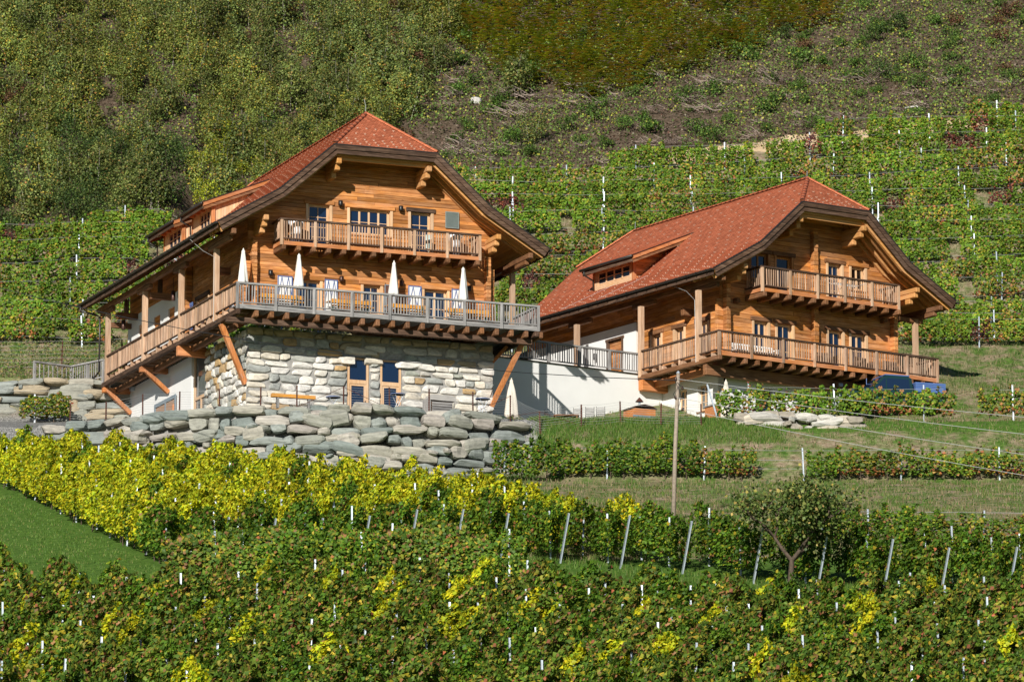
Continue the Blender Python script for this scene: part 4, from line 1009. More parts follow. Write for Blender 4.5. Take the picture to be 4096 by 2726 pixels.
# terrace between the houses
tw = MB().box(-12.5, 1.45, 6.55, 7.0, -3.9, -.12).box(-12.6, 1.4, 6.5, 7.05, -.12, -.06)
TER = MB().box(-12.5, 1.4, 6.55, 6.9, -3.9, -.14).build('terrace_wall', 'plaster', None)
TER.location = H2.location; TER.rotation_euler = H2.rotation_euler; TER.scale = H2.scale
tag(TER, 'white plastered terrace wall with grey railing linking the two chalets', 'wall')
MB().box(-12.5, 1.38, 6.9, 18, -.24, -.16).build('terrace_floor', 'pale_rock', TER)
piece('coping', TER, 'gutter', -12.5, 1.38, 6.48, 6.95, -.138, -.09)
railing(TER, 'railing', (-12.2, 6.6), (.05, 6.6), .92, 0.0, 7, 12, ('grey_', 'grey_', 'grey_'), None, -.1)
# ---------------------------------------------------------------- dry stone walls
def boulder_wall(name, label, path, ztop, zbot, hs, ws, cols, depth, batter, backing_mat='mortar', seed=3, nmax=0):
    rs = random.Random(seed); P = [Vector((x, y, 0)) for x, y in path]
    seg = [(P[i + 1] - P[i]).length for i in range(len(P) - 1)]; tot = sum(seg)
    def at(s):
        for i, L in enumerate(seg):
            if s <= L or i == len(seg) - 1:
                d = (P[i + 1] - P[i]).normalized(); return P[i] + d * s, d
            s -= L
    mb = MB()
    for i in range(len(P) - 1):
        a, b_ = P[i], P[i + 1]; d = (b_ - a).normalized(); n = Vector((-d.y, d.x, 0)) * 0.22
        zt = ztop(a.x), ztop(b_.x); zb = zbot(a.x), zbot(b_.x)
        mb.hexa([(a.x + n.x, a.y + n.y, zb[0] - .4), (b_.x + n.x, b_.y + n.y, zb[1] - .4), (b_.x + 3.5 * n.x, b_.y + 3.5 * n.y, zb[1] - .4), (a.x + 3.5 * n.x, a.y + 3.5 * n.y, zb[0] - .4)],
                [(a.x + 1.9 * n.x, a.y + 1.9 * n.y, zt[0] - .12), (b_.x + 1.9 * n.x, b_.y + 1.9 * n.y, zt[1] - .12), (b_.x + 5 * n.x, b_.y + 5 * n.y, zt[1] - .12), (a.x + 5 * n.x, a.y + 5 * n.y, zt[0] - .12)])
    w = mb.build(name, backing_mat); tag(w, label, 'wall')
    level = 0.0; row = 0
    Hmax = max(ztop(p.x) - zbot(p.x) for p in P) + 0.3
    while level < Hmax:
        h = rs.uniform(*hs); s = rs.uniform(-.6, 0)
        while s < tot:
            big = rs.random(); ww = rs.uniform(*ws) * (1.25 if big > .85 else .7 if big < .25 else 1)
            p, d = at(min(max(s + ww / 2, 0), tot)); hh = h * rs.uniform(0.82, 1.22); zt = ztop(p.x) - level + 0.12 * math.sin(s * .9 + row * 2.1)
            if zt - hh * .5 > zbot(p.x) - .25 and zt > zbot(p.x):
                n = Vector((-d.y, d.x, 0)); off = 0.16 + level * -batter + rs.uniform(-.09, .09)
                c = p + n * off
                o = link('boulder', rs.choice(SLATE), w, (c.x, c.y, zt - hh / 2), None, (ww * 1.02, depth * rs.uniform(.8, 1.1), hh * 1.0), rs.choice(cols))
                o.rotation_euler = (rs.uniform(-.1, .1), rs.uniform(-.1, .1), math.atan2(d.y, d.x) + rs.choice((0, math.pi)) + rs.uniform(-.1, .1))
            s += ww * .97
        level += h * .93; row += 1
    for _ in range(int(tot * 1.3)):                              # larger and smaller stones that break the courses
        s = rs.uniform(.6, tot - .6); p, d = at(s); H = ztop(p.x) - zbot(p.x); n = Vector((-d.y, d.x, 0)); big = rs.random() < .45
        ww, hh = (rs.uniform(.95, 1.7), rs.uniform(.5, .85)) if big else (rs.uniform(.2, .5), rs.uniform(.15, .3)); lv = rs.uniform(.25, max(.3, H - .3)) 
        c = p + n * (0.13 - lv * batter - (.03 if big else .12)); zc = ztop(p.x) - lv
        o = link('boulder', rs.choice(SLATE), w, (c.x, c.y, zc), None, (ww, depth, min(hh, 1.4 * lv + .2)), rs.choice(cols)); o.rotation_euler = (rs.uniform(-.12, .12), rs.uniform(-.3, .3), math.atan2(d.y, d.x) + rs.choice((0, math.pi)) + rs.uniform(-.15, .15))
    return w
SLC = [(0.32, 0.33, 0.29), (0.37, 0.37, 0.32), (0.27, 0.30, 0.285), (0.42, 0.40, 0.34), (0.33, 0.36, 0.34), (0.40, 0.365, 0.33), (0.23, 0.265, 0.25), (0.48, 0.45, 0.40)]
pth = [(x, float(wall_y(x)) - 0.42) for x in (-21.6, -20, -18.8, -17.1, -15.3, -13.6, -11.6, -9.7, -8, -6.3, -4.5, -2.8, -1.1, 0.3, 1.5)]
def top1(x): return float(np.interp(x, [-22, -17, -1.5, 0.2, 1.5], [41.15, 41.2, 41.22, 40.75, 40.2]))
def bot1(x): return gz(x, float(wall_y(x)) - 0.9) - .1
boulder_wall('retaining_wall', 'rough grey slate boulder retaining wall below the left chalet', pth, top1, bot1, (0.34, 0.66), (0.6, 1.7), SLC, 0.9, 0.12)
pth2 = [(-32, 249.9), (-26, 249.6), (-22, 249.35), (-19.6, 249.2), (-18.2, 249.2)]
boulder_wall('upper_retaining_wall', 'grey flat-stone retaining wall at left behind the chalet', pth2, lambda x: 46.0, lambda x: 43.6, (0.32, 0.46), (0.9, 2.1), SLC[:5] + [(0.45, .38, .27)], 0.8, 0.06, seed=5)
PB = [(0.62, .60, .55), (.52, .50, .46), (.58, .52, .43), (.40, .36, .30)]
a_, b_ = on_ground(2960, 1708, 225, 242), on_ground(3420, 1712, 225, 242)
boulder_wall('boulder_edging', 'pale boulders edging the ground before the white ground floor', [(a_.x, a_.y + .3), ((a_.x + b_.x) / 2, (a_.y + b_.y) / 2 + .3), (b_.x, b_.y + .3)], lambda x: gz(x, a_.y) + .75, lambda x: gz(x, a_.y) - .1, (0.36, 0.46), (0.7, 1.5), PB, 0.7, 0.1, seed=11)

# ---------------------------------------------------------------- wire fence on the wall
def wire_fence(label, pts, h, strands, brace=(), mat='rust', pw=0.035, dark=None):
    f = empty('wire_fence', pts[0]); tag(f, label, 'fence'); o = Vector(pts[0]); tops = []
    pm = MB().box(-pw, pw, -.012, .012, -.3, h).box(-.012, .012, -pw, pw, -.3, h).mesh('post', mat)
    for p in pts:
        q = link('post', pm, f, Vector(p) - o); q.rotation_euler = (random.uniform(-.03, .03), random.uniform(-.03, .03), random.uniform(0, 1)); tops.append(Vector(p) - o)
    for k in range(strands):
        mb = MB(); z = h * (0.12 + .85 * k / (strands - 1)); line = []
        for a, b2 in zip(tops, tops[1:]):
            sag = random.uniform(.02, .07)
            for t in (0, .25, .5, .75): line.append(a + (b2 - a) * t + Vector((0, -.03, z - sag * math.sin(math.pi * t))))
        line.append(tops[-1] + Vector((0, -.03, z))); mb.tube(line, 0.0055, 4, False).build('wire', 'wire', f)
    for i, j, s_ in brace: MB().tube([tops[i] + Vector((0, -.05, h * .95)), tops[j] + Vector((0, -.05, .05))], .011, 5).build('brace_rod', mat, f)
    return f
pts = []
for u in (280, 424, 571, 718, 879, 1042, 1187, 1374, 1558, 1716, 1892, 2041):
    Y = 232.0
    for _ in range(6): X = ray(u, 1650)[0] / ray(u, 1650)[1] * Y; Y = float(wall_y(X)) + 0.15
    pts.append((X, Y, 41.15))
for u, v in ((2160, 1667), (2325, 1678), (2483, 1692), (2643, 1700), (2804, 1702)):
    p = on_ground(u, v, 232.6, 243); pts.append((p.x, p.y, p.z - .02))
wire_fence('thin wire fence with rusty posts along the boulder wall and lawn edge', pts, 1.05, 9, ((7, 6, 1), (7, 8, 1), (11, 10, 1), (12, 11, 1), (12, 13, 1)))
pts = [(-31, 252.2, gz(-31, 252.2)), (-26.5, 252.4, gz(-26.5, 252.4)), (-22.6, 252.5, gz(-22.6, 252.5)), (-19.6, 253, gz(-19.6, 253))]
wire_fence('wire fence with rusty posts above the left retaining wall', pts, 1.5, 7)
# short grey railing on the upper wall at the left house's rear corner
sr = empty('stair_railing', tuple(H1.matrix_world @ Vector((0, 20, 0)))) ; bpy.data.objects.remove(sr)
bpy.context.view_layer.update()
MW1 = H1.matrix_world.copy(); MW2 = H2.matrix_world.copy()
def w1(x, y, z): return MW1 @ Vector((x, y, z))
def w2(x, y, z): return MW2 @ Vector((x, y, z))
railing(H1, 'end_railing', (-0.02, 20.3), (-.95, 22.6), 0.95, .02, 2, 6, ('grey_', 'grey_', 'grey_'), None, -.3)
railing(H1, 'end_railing', (-.95, 22.6), (-3.0, 22.0), 0.95, .02, 1, 7, ('grey_', 'grey_', 'grey_'), None, -.3, (False, True))

# ---------------------------------------------------------------- furniture on balconies and terraces
def parasol(p, H, z0, label, mat='canvas', group=None, rad=0.17, lean=0.0, pole=True):
    t = empty('parasol', p, random.uniform(0, 6)); tag(t, label, 'parasol', group)
    mb = MB(); n = 20; prof = [(.05, H), (.085, H - .06), (.075, H - .14), (rad * .62, H - .5), (rad * .85, H - .95), (rad * 1.12, z0 + .18), (rad * 1.18, z0 + .05), (rad * .45, z0 + .0)]
    for r_, z in prof:
        for j in range(n):
            a = 2 * math.pi * j / n; f = 1 + (.2 * math.sin(5 * a + z * 1.3) + .09 * math.sin(9 * a + z * 2)) * (1 if z < H - .1 else 0)
            mb.v.append((r_ * f * math.cos(a), r_ * f * math.sin(a), z + (.06 * math.sin(3 * a) if z < z0 + .1 else 0)))
    for i in range(len(prof) - 1):
        for j in range(n): a, b2 = i * n + j, i * n + (j + 1) % n; mb.f.append((a, a + n, b2 + n, b2))
    mb.f.append(tuple(range(n)))
    mb.build('canopy', mat, t, True); MB().tube([(0, 0, 0), (0, 0, H + .05)], .022, 8).build('pole', 'zinc', t)
    MB().lathe([(.24, 0), (.24, .05), (.05, .09), (.05, .2)], 12).build('base', 'mortar', t); MB().lathe([(.03, 0), (.035, .05), (.01, .09)], 8, (0, 0, H)).build('finial', mat, t)
    return t
PL = ['closed white parasol at the corner of the grey balcony', 'closed white parasol before the door with blue-zigzag shutters', 'closed white parasol beside the brown shutter', 'closed white parasol at the right end of the grey balcony']
for x, l in zip((0.62, 3.35, 8.05, 11.52), PL): parasol(w1(x, 1.0, 0), 2.74, 1.12, l, 'canvas', 'closed parasols on the grey balcony', .19)
def bench(p, rz, L, label, group, board='orange_board', legm='green_metal', hb=.78):
    t = empty('bench', p, rz); tag(t, label, 'bench', group)
    piece('seat', t, board, -L / 2, L / 2, -.12, .14, .40, .445); piece('backrest', t, board, -L / 2, L / 2, .2, .235, hb - .19, hb)
    for s_ in (-1, 1):
        x = s_ * (L / 2 - .3); mb = MB().beam((x, -.1, 0), (x, .1, .4), .03, .03, (0, 1, 0)).beam((x, .15, 0), (x, -.05, .4), .03, .03, (0, 1, 0)).beam((x, .1, .38), (x, .215, hb - .02), .03, .03, (0, 1, 0)); mb.build('leg', legm, t)
    return t
BL = ['left end of the grey balcony', 'between the blue-zigzag shutter and the small window', 'below the brown shutter', 'right end of the grey balcony']
for (x0, x1), l in zip(((1.5, 3.55), (4.9, 6.95), (7.75, 9.75), (10.75, 12.85)), BL):
    L = x1 - x0
    bench(w1((x0 + x1) / 2, .75, 0), R(22.04), L, 'orange wooden bench with backrest, ' + l, 'orange benches on the grey balcony')
    t = empty('beer_table', w1((x0 + x1) / 2, 1.45, 0), R(22.04)); tag(t, 'long orange table behind the bench, ' + l, 'table', 'orange tables on the grey balcony')
    piece('table_top', t, 'orange_board', -L / 2, L / 2, -.24, .24, .7, .735)
    for s_ in (-1, 1): x = s_ * (L / 2 - .3); MB().beam((x, -.2, 0), (x, .2, .7), .035, .035, (0, 1, 0)).beam((x, .2, 0), (x, -.2, .7), .035, .035, (0, 1, 0)).build('leg', 'green_metal', t)
def cocktail(p, label):
    t = empty('standing_table', p); tag(t, label, 'table', 'covered standing tables on the upper balcony')
    MB().lathe([(.4, 1.04), (.4, 1.08), (.37, 1.09)], 20).build('table_top', 'sheet_white', t, True); MB().lathe([(.28, .45), (.25, .6), (.3, .85), (.385, 1.03)], 20).build('cover', 'sheet_white', t, True)
    MB().lathe([(.33, .05), (.31, .12), (.24, .4), (.245, .52)], 20).build('foot_cover', 'towel', t, True)
cocktail(w1(3.35, 1.4, 3.3), 'white covered standing table at left end of upper balcony'); cocktail(w1(11.25, 1.4, 3.3), 'white covered standing table at right end of upper balcony')
t = tag(empty('garment_stand', w1(9.95, 1.5, 3.3)), 'pale cloth hanging before the right upper balcony door', 'cloth'); MB().box(-.16, .16, -.02, .02, .35, 1.0).box(-.02, .02, -.02, .02, 0, .35).build('cloth', 'louvre', t)
def bistro(p, label, h=.72, tilt=0.0):
    t = empty('bistro_table', p, random.uniform(0, .6)); tag(t, label, 'table')
    MB().lathe([(.33, h - .03), (.345, h - .025), (.345, h - .005), (.33, h)], 24).build('table_top', 'zinc', t, True); MB().lathe([(.348, h - .03), (.352, h - .02), (.352, h - .004), (.348, h - .002)], 24).build('rim', 'blue_paint', t, True)
    for s_ in (-1, 1):
        for y in (-.16, .16): MB().tube([(-.26 * s_, y, 0), (.22 * s_, y, h - .03)], .012, 6).build('leg', 'zinc', t)
    return t
G1 = -4.75
bistro(w1(8.1, .55, -4.55), 'round metal bistro table before the right glazed door', .98); bistro(w1(5.0, .8, -4.6), 'low round metal table on the gravel left of the doors', .72); bistro(w1(12.35, .6, -4.45), 'round metal bistro table beside the crate', .95)
t = tag(empty('wooden_crate', w1(10.35, 1.0, -4.75), R(22.04)), 'weathered wooden crate under a grey sheet against the stone wall', 'crate')
MB().box(-.52, .52, -.3, .3, 0, 1.02).build('body', 'dark_x', t)
for i in range(8): piece('slat', t, 'grey_x', -.5, .5, -.34, -.3, .04 + i * .12, .13 + i * .12)
MB().prism([(-.72, 1.04), (.66, 1.04), (.66, 1.2), (.5, 1.3), (-.55, 1.3), (-.72, 1.12)], lambda p, e: (p[0], .36 if e else -.4, p[1])).build('cover_sheet', 'tarp_grey', t); MB().box(-.74, -.6, -.38, .3, 0, 1.1).build('board', 'grey_z', t)
t = tag(empty('loose_plank', w1(2.9, .4, -4.15), R(20)), 'orange plank bench lying at the foot of the stone base', 'plank'); piece('board', t, 'orange_board', -1.05, 1.05, -.13, .13, 0, .16); MB().box(-.8, -.7, -.1, .1, -.5, 0).box(.7, .8, -.1, .1, -.5, 0).build('trestle', 'grey_z', t)
t = tag(empty('wooden_stake', w1(.9, 11.9, -3.4)), 'short wooden stake beside the boarded opening', 'stake'); piece('stake_body', t, 'strut_z', -.05, .05, -.05, .05, -.6, .75)
# lawn right of the left house
def on_lawn(u, Y):
    r = ray(u, 1660); X = r[0] / r[1] * Y; return Vector((X, Y, gz(X, Y)))
p = on_lawn(2046, 236.2); parasol((p.x, p.y, 41.5), 2.05, .25, 'closed cream parasol on the lawn before the shaded white wall', 'canvas_dirty', None, .26)
t = tag(empty('dark_post', on_lawn(2028, 236.6)), 'dark square post behind the cream parasol', 'post'); MB().box(-.05, .05, -.05, .05, 0, 2.1).box(-.07, .07, -.07, .07, 2.1, 2.14).build('shaft', 'iron', t)
def slat_chair(p, rz, label):
    t = empty('garden_chair', p, rz); tag(t, label, 'chair', 'slatted garden chairs on the lawn')
    for i in range(5): piece('slat', t, 'grey_x', -.21, .21, .2 + i * .012, .22 + i * .012, .5 + i * .085, .55 + i * .085)
    for i in range(4): piece('slat', t, 'grey_x', -.21, .21, -.2 + i * .1, -.12 + i * .1, .42, .44)
    for s_ in (-1, 1): MB().beam((s_ * .2, -.22, 0), (s_ * .2, .2, .44), .025, .025, (1, 0, 0)).beam((s_ * .2, .22, 0), (s_ * .2, -.2, .42), .025, .025, (1, 0, 0)).beam((s_ * .2, .2, .42), (s_ * .2, .25, .95), .025, .025, (1, 0, 0)).build('leg', 'iron', t)
for u, rz, l in ((2312, 3.1, 'slatted garden chair nearest the rail shadow on the white wall'), (2358, 3.2, 'middle slatted garden chair before the white wall'), (2404, 3.05, 'right slatted garden chair before the white wall')):
    q = on_lawn(u, 238.0); slat_chair((q.x, q.y, q.z - .12), rz, l)
q = on_lawn(2203, 237.6); slat_chair((q.x, q.y, q.z - .2), 1.2, 'lone slatted chair turned sideways in the wall shade')
t = tag(empty('picnic_table', on_lawn(2265, 237.4)), 'low wooden table top beside the garden chairs', 'table'); piece('table_top', t, 'beam_x', -.6, .6, -.35, .35, .42, .48)
for x in (-.5, .5): MB().box(x - .03, x + .03, -.3, .3, 0, .42).build('leg', 'beam_z', t)
q = on_lawn(2558, 238.4); t = tag(empty('oven_hut', (q.x, q.y, q.z - .05), R(30)), 'small wooden oven hut with curved lid and copper chimney cap', 'hut')
piece('body', t, 'strut_x', -.62, .62, -.45, .45, 0, .72)
mb = MB(); prof = [(-.68, .70), (-.4, .82), (0, .9), (.4, .85), (.68, .74)]
for (a, b2) in zip(prof, prof[1:]): mb.hexa([(a[0], -.5, a[1]), (b2[0], -.5, b2[1]), (b2[0], .5, b2[1]), (a[0], .5, a[1])], [(a[0], -.5, a[1] + .03), (b2[0], -.5, b2[1] + .03), (b2[0], .5, b2[1] + .03), (a[0], .5, a[1] + .03)])
mb.build('lid', 'dark_x', t); MB().tube([(0, 0, .9), (0, 0, 1.12)], .05, 8).build('chimney', 'zinc', t); MB().lathe([(.2, 1.12), (.19, 1.14), (.02, 1.33)], 12).build('chimney_cap', 'rust', t); piece('band', t, 'hoard_frame', -.63, .63, -.47, -.45, .3, .4)
# small shrubs by the white wall are in the planting section
p = on_lawn(2905, 238.0); parasol((p.x, p.y, gz(p.x, p.y) - .1), 2.15, .35, 'closed cream parasol at the corner of the white ground floor', 'canvas_dirty', None, .24)
t = tag(empty('planter_box', on_lawn(2880, 239.0), R(33)), 'brown timber box beside the cream parasol', 'box'); MB().box(-.6, .6, -.4, .4, -.3, .75).build('side', 'strut_x', t); piece('lid', t, 'grey_x', -.66, .66, -.46, .46, .75, .82)
# white bench and other things on the right house's balconies
t = tag(empty('white_bench', w2(2.9, 1.15, 0), R(33.7)), 'white slatted bench on the lower brown balcony', 'bench'); piece('seat', t, 'white_paint', -1.3, 1.3, -.25, .2, .38, .43); piece('top_rail', t, 'white_paint', -1.3, 1.3, .2, .25, .72, .8)
for i in range(18): piece('slat', t, 'white_paint', -1.28 + i * .148, -1.22 + i * .148, .21, .24, .43, .72)
for x in (-1.25, 1.25): piece('armrest', t, 'white_paint', x - .05, x + .05, -.25, .25, .58, .63); MB().box(x - .035, x + .035, -.24, -.17, 0, .58).box(x - .035, x + .035, .17, .24, 0, .75).build('leg', 'white_paint', t)
for x, l in ((7.0, 'dark wicker chair left on the lower brown balcony'), (9.4, 'dark wicker chair below the right window of the brown balcony'), (11.1, 'dark wicker chair at the right end of the brown balcony')):
    t = tag(empty('wicker_chair', w2(x, .9, 0), R(33.7) + random.uniform(-.3, .3)), l, 'chair', 'dark chairs on the brown balcony'); piece('seat', t, 'dark_x', -.4, .4, -.35, .35, .2, .42); piece('backrest', t, 'dark_x', -.4, .4, .3, .4, .42, .85)
    for s_ in (-1, 1): piece('armrest', t, 'dark_y', s_ * .4 - .06, s_ * .4 + .06, -.35, .35, .3, .62)
t = tag(empty('drying_rack', w2(8.1, .75, 3.36), R(33.7)), 'white wire drying rack on the upper brown balcony', 'rack')
for i in range(7): MB().tube([(-.75, -.2 + i * .07, .85), (.75, -.2 + i * .07, .85)], .012, 5).build('rod', 'white_paint', t)
for s_ in (-1, 1): MB().tube([(s_ * .5, -.25, 0), (s_ * .3, .2, .85)], .014, 5).tube([(s_ * .5, .25, 0), (s_ * .3, -.2, .85)], .014, 5).tube([(s_ * .75, -.22, .85), (s_ * 1.1, -.22, 1.0), (s_ * 1.1, .22, 1.0), (s_ * .75, .22, .85)], .012, 5).build('frame', 'white_paint', t)

# ---------------------------------------------------------------- pickup under the right balcony
def pickup(p, rz):
    t = empty('pickup_truck', p, rz); tag(t, 'dark teal pickup truck with blue load parked behind the vines', 'truck')
    side = [(-2.5, .45), (2.45, .45), (2.5, .8), (2.35, 1.02), (1.35, 1.1), (.75, 1.68), (.55, 1.74), (-.55, 1.74), (-.75, 1.66), (-.85, 1.05), (-2.5, 1.02)]
    MB().prism(side, lambda q, e: (q[0], .85 if e else -.85, q[1])).build('body', 'truck_paint', t)
    for y in (-.853, .853):
        for q in (([(.62, 1.12), (1.15, 1.12), (.7, 1.58), (.62, 1.58)]), ([(-.68, 1.12), (.55, 1.12), (.55, 1.6), (-.6, 1.6)])): MB().prism(q, lambda z, e: (z[0], y + (.004 if e else -.004), z[1])).build('side_window', 'glass', t)
    MB().hexa([(1.34, -.72, 1.12), (1.36, -.72, 1.11), (1.36, .72, 1.11), (1.34, .72, 1.12)], [(.78, -.68, 1.66), (.8, -.68, 1.67), (.8, .68, 1.67), (.78, .68, 1.66)]).build('windscreen', 'glass', t)
    for x in (-1.6, 1.6):
        for y in (-.8, .8):
            w = MB(); k = 16
            w.tube([(x, y - .11, .36), (x, y + .11, .36)], .36, k).build('wheel', 'rubber', t, False); 
    MB().box(-2.45, -.95, -.87, .87, 1.03, 1.16).build('bed_rail', 'truck_blue', t); piece('roof_rack', t, 'truck_blue', -.7, .6, -.75, .75, 1.77, 1.82)
    for i in range(4): piece('load_board', t, 'truck_blue', -2.6, -1.0, -.8, .8, 1.17 + i * .09, 1.25 + i * .09)
    MB().box(2.44, 2.56, -.82, .82, .42, .62).build('bumper', 'zinc', t)
    for y in (-.65, .65): MB().box(2.42, 2.53, y - .14, y + .14, .72, .9).build('headlight', 'sheet_white', t)
    MB().tube([(.9, -.8, 1.1), (.9, -.8, 1.85)], .015, 5).build('aerial', 'truck_blue', t)
bp = w2(9.2, -1.2, 0); pickup((bp.x, bp.y, gz(bp.x, bp.y) + .1), R(180 + 20))

# ---------------------------------------------------------------- utility pole and lines
pb = on_ground(2690, 2080, 190, 226); ptop = at_depth(2713, 1492, pb.y); PH = ptop.z - pb.z
up = empty('utility_pole', tuple(pb)); tag(up, 'weathered wooden utility pole with brown insulators before the right chalet', 'pole')
lx = ptop.x - pb.x
MB().tube([(0, 0, -1.0), (lx * .5, 0, PH * .5), (lx, 0, PH)], [.10, .085, .07], 12).build('shaft', 'pole_wood', up, True)
MB().lathe([(.09, 0), (.085, .02), (.01, .1)], 10, (lx, 0, PH)).build('cap', 'zinc', up)
ins = [(-.10, .25), (.16, .62), (-.12, 1.02), (.16, 1.5)]
for dx, dz in ins:
    o = MB().lathe([(.03, -.07), (.055, -.04), (.055, 0), (.035, .02), (.05, .05), (.02, .08)], 10, (lx + dx, -.06, PH - dz)).build('insulator', 'ceramic', up, True); MB().tube([(lx, 0, PH - dz - .06), (lx + dx, -.06, PH - dz - .06)], .014, 6).build('hook', 'iron', o)
for k, (a, b2) in enumerate((((-.05, .4), (.12, .75)), ((.05, .5), (-.08, 1.1)), ((-.14, .3), (-.02, 1.5)))): MB().tube([(lx + a[0], -.1, PH - a[1]), (lx + (a[0] + b2[0]) / 2 + .2 * (-1) ** k, -.14, PH - (a[1] + b2[1]) / 2 - .1), (lx + b2[0], -.1, PH - b2[1])], .012, 5).build('jumper_lead', 'cable', up)
def overhead(name, label, p, q, sag, r, mat, grp=None):
    p, q = Vector(p), Vector(q); pts_ = [p + (q - p) * t - Vector((0, 0, 4 * sag * t * (1 - t))) for t in np.linspace(0, 1, 13)]
    tag(MB().tube(pts_, r, 5).build(name, mat), label, 'cable', grp)
for k, ((dx, dz), (u, v)) in enumerate(zip(ins, ((4400, 1692), (4400, 1768), (4400, 1858), (4400, 1950)))):
    s0 = (pb.x + lx + dx + .05, pb.y - .06, pb.z + PH - dz); e0 = at_depth(4400, v, 196)
    overhead('power_line', ('topmost', 'second', 'third', 'lowest')[k] + ' pale power line running right from the utility pole', s0, e0, .12, .011, 'wire', 'power lines right of the pole')
overhead('power_cable', 'black power cable sagging left from the pole across the left chalet', (pb.x + lx - .1, pb.y - .05, pb.z + PH - .3), tuple(at_depth(-500, 1010, 232)), 1.25, .017, 'cable')
# ---------------------------------------------------------------- foliage meshes
def leaf_mesh(name, C, Nn, S, K, mat, extra=None, fold=0.25, aspect=1.0):
    """n leaves: centres C, normals Nn, sizes S, colours K; each a folded kite of 2 tris + 2"""
    n = len(C); rs = RNG
    Nn = Nn / np.linalg.norm(Nn, axis=1, keepdims=True)
    a = rs.normal(size=(n, 3)); U = np.cross(Nn, a); U /= np.linalg.norm(U, axis=1, keepdims=True); W = np.cross(Nn, U)
    s = S[:, None]
    p0 = C - U * s * 0.5 * aspect; p2 = C + U * s * 0.55 * aspect
    p1 = C + W * s * 0.5 - U * s * 0.06 - Nn * s * fold; p3 = C - W * s * 0.5 - U * s * 0.06 - Nn * s * fold
    V = np.stack([p0, p1, p2, p3], 1).reshape(-1, 3); b4 = np.arange(n)[:, None] * 4
    T3 = np.concatenate([b4 + np.array([[0, 1, 2]]), b4 + np.array([[0, 2, 3]])], 1).reshape(-1, 3)
    Kv = np.repeat(np.concatenate([K, np.ones((n, 1))], 1), 4, 0)
    if extra is not None:
        ev, et, ek = extra; T3 = np.concatenate([T3, et + len(V)]); V = np.concatenate([V, ev]); Kv = np.concatenate([Kv, np.concatenate([ek, np.ones((len(ek), 1))], 1)])
    return tri_mesh(name, V, T3, Kv, mat)
def tri_mesh(name, V, T3, Kv, mat):
    me = bpy.data.meshes.new(name); me.vertices.add(len(V)); me.vertices.foreach_set('co', V.astype(np.float32).ravel())
    me.loops.add(T3.size); me.loops.foreach_set('vertex_index', T3.astype(np.int32).ravel())
    me.polygons.add(len(T3)); me.polygons.foreach_set('loop_start', np.arange(0, T3.size, 3, dtype=np.int32)); me.polygons.foreach_set('loop_total', np.full(len(T3), 3, np.int32))
    me.update(); ca = me.color_attributes.new('Col', 'FLOAT_COLOR', 'POINT'); ca.data.foreach_set('color', Kv.astype(np.float32).ravel())
    me.materials.append(MATS[mat]); return me
def pick(pal, n):
    w = np.array([p[0] for p in pal], float); w /= w.sum(); c = np.array([p[1] for p in pal])
    k = c[RNG.choice(len(pal), n, p=w)]; return k * RNG.uniform(0.75, 1.25, (n, 1)) * RNG.uniform(0.92, 1.08, (n, 3))
PAL = {
 'yellow': [(50, (.64, .58, .02)), (34, (.46, .52, .022)), (13, (.20, .32, .02)), (4, (.07, .12, .015))],
 'green': [(42, (.07, .15, .014)), (33, (.125, .235, .018)), (16, (.25, .31, .025)), (5, (.42, .36, .03)), (4, (.32, .16, .06))],
 'autumn': [(38, (.085, .165, .02)), (30, (.16, .25, .028)), (15, (.30, .30, .04)), (10, (.34, .18, .075)), (6, (.5, .38, .04)), (1.5, (.45, .15, .07))],
 'hill': [(44, (.12, .235, .02)), (34, (.20, .31, .028)), (14, (.36, .34, .035)), (4, (.42, .22, .07)), (7, (.06, .11, .015))],
 'hillgap': [(42, (.10, .20, .022)), (28, (.19, .27, .03)), (17, (.44, .35, .045)), (11, (.50, .25, .10)), (2, (.10, .03, .03))],
 'red': [(40, (.12, .035, .03)), (30, (.08, .03, .035)), (20, (.30, .09, .05)), (10, (.1, .12, .03))],
 'rust': [(60, (.42, .15, .06)), (25, (.40, .26, .06)), (15, (.3, .07, .05))],
}
def vine_proto(pal, n, h0, h1, half, L=1.25, ls=(.085, .16), low=None, shoots=5):
    t = RNG.beta(1.25, 1.0, n); z = h0 + (h1 - h0) * t
    wide = half * (0.65 + 0.5 * np.sin(np.pi * np.clip(t, 0, 1)) ** 0.5)
    x = RNG.uniform(-L / 2, L / 2, n); sgn = RNG.choice([-1, 1], n); y = sgn * wide * np.sqrt(RNG.uniform(.25, 1, n))
    bumpx = np.sin(x * 5 + RNG.uniform(0, 6)) * .06; y += bumpx
    C = np.stack([x, y, z], 1)
    k = n // 12                                               # upright shoots above the hedge
    for s_ in range(shoots):
        idx = slice(s_ * k // 2, (s_ + 1) * k // 2); m_ = len(C[idx]); tt = RNG.uniform(0, 1, m_); x0 = RNG.uniform(-L / 2, L / 2)
        C[idx] = np.stack([x0 + RNG.normal(0, .05, m_) + tt * RNG.uniform(-.15, .15), RNG.normal(0, .07, m_), h1 - .05 + tt * RNG.uniform(.15, .5)], 1)
    Nn = np.stack([RNG.normal(0, .45, n), np.sign(C[:, 1]) * .7 + RNG.normal(0, .4, n), .55 + RNG.normal(0, .4, n)], 1)
    S = RNG.uniform(*ls, n); K = pick(PAL[pal], n)
    if low:
        m_ = (t < .3) & (RNG.uniform(size=n) < .55); K[m_] = pick(PAL[low], int(m_.sum()))
    return leaf_mesh('foliage', C, Nn, S, K, 'vine_leaf')
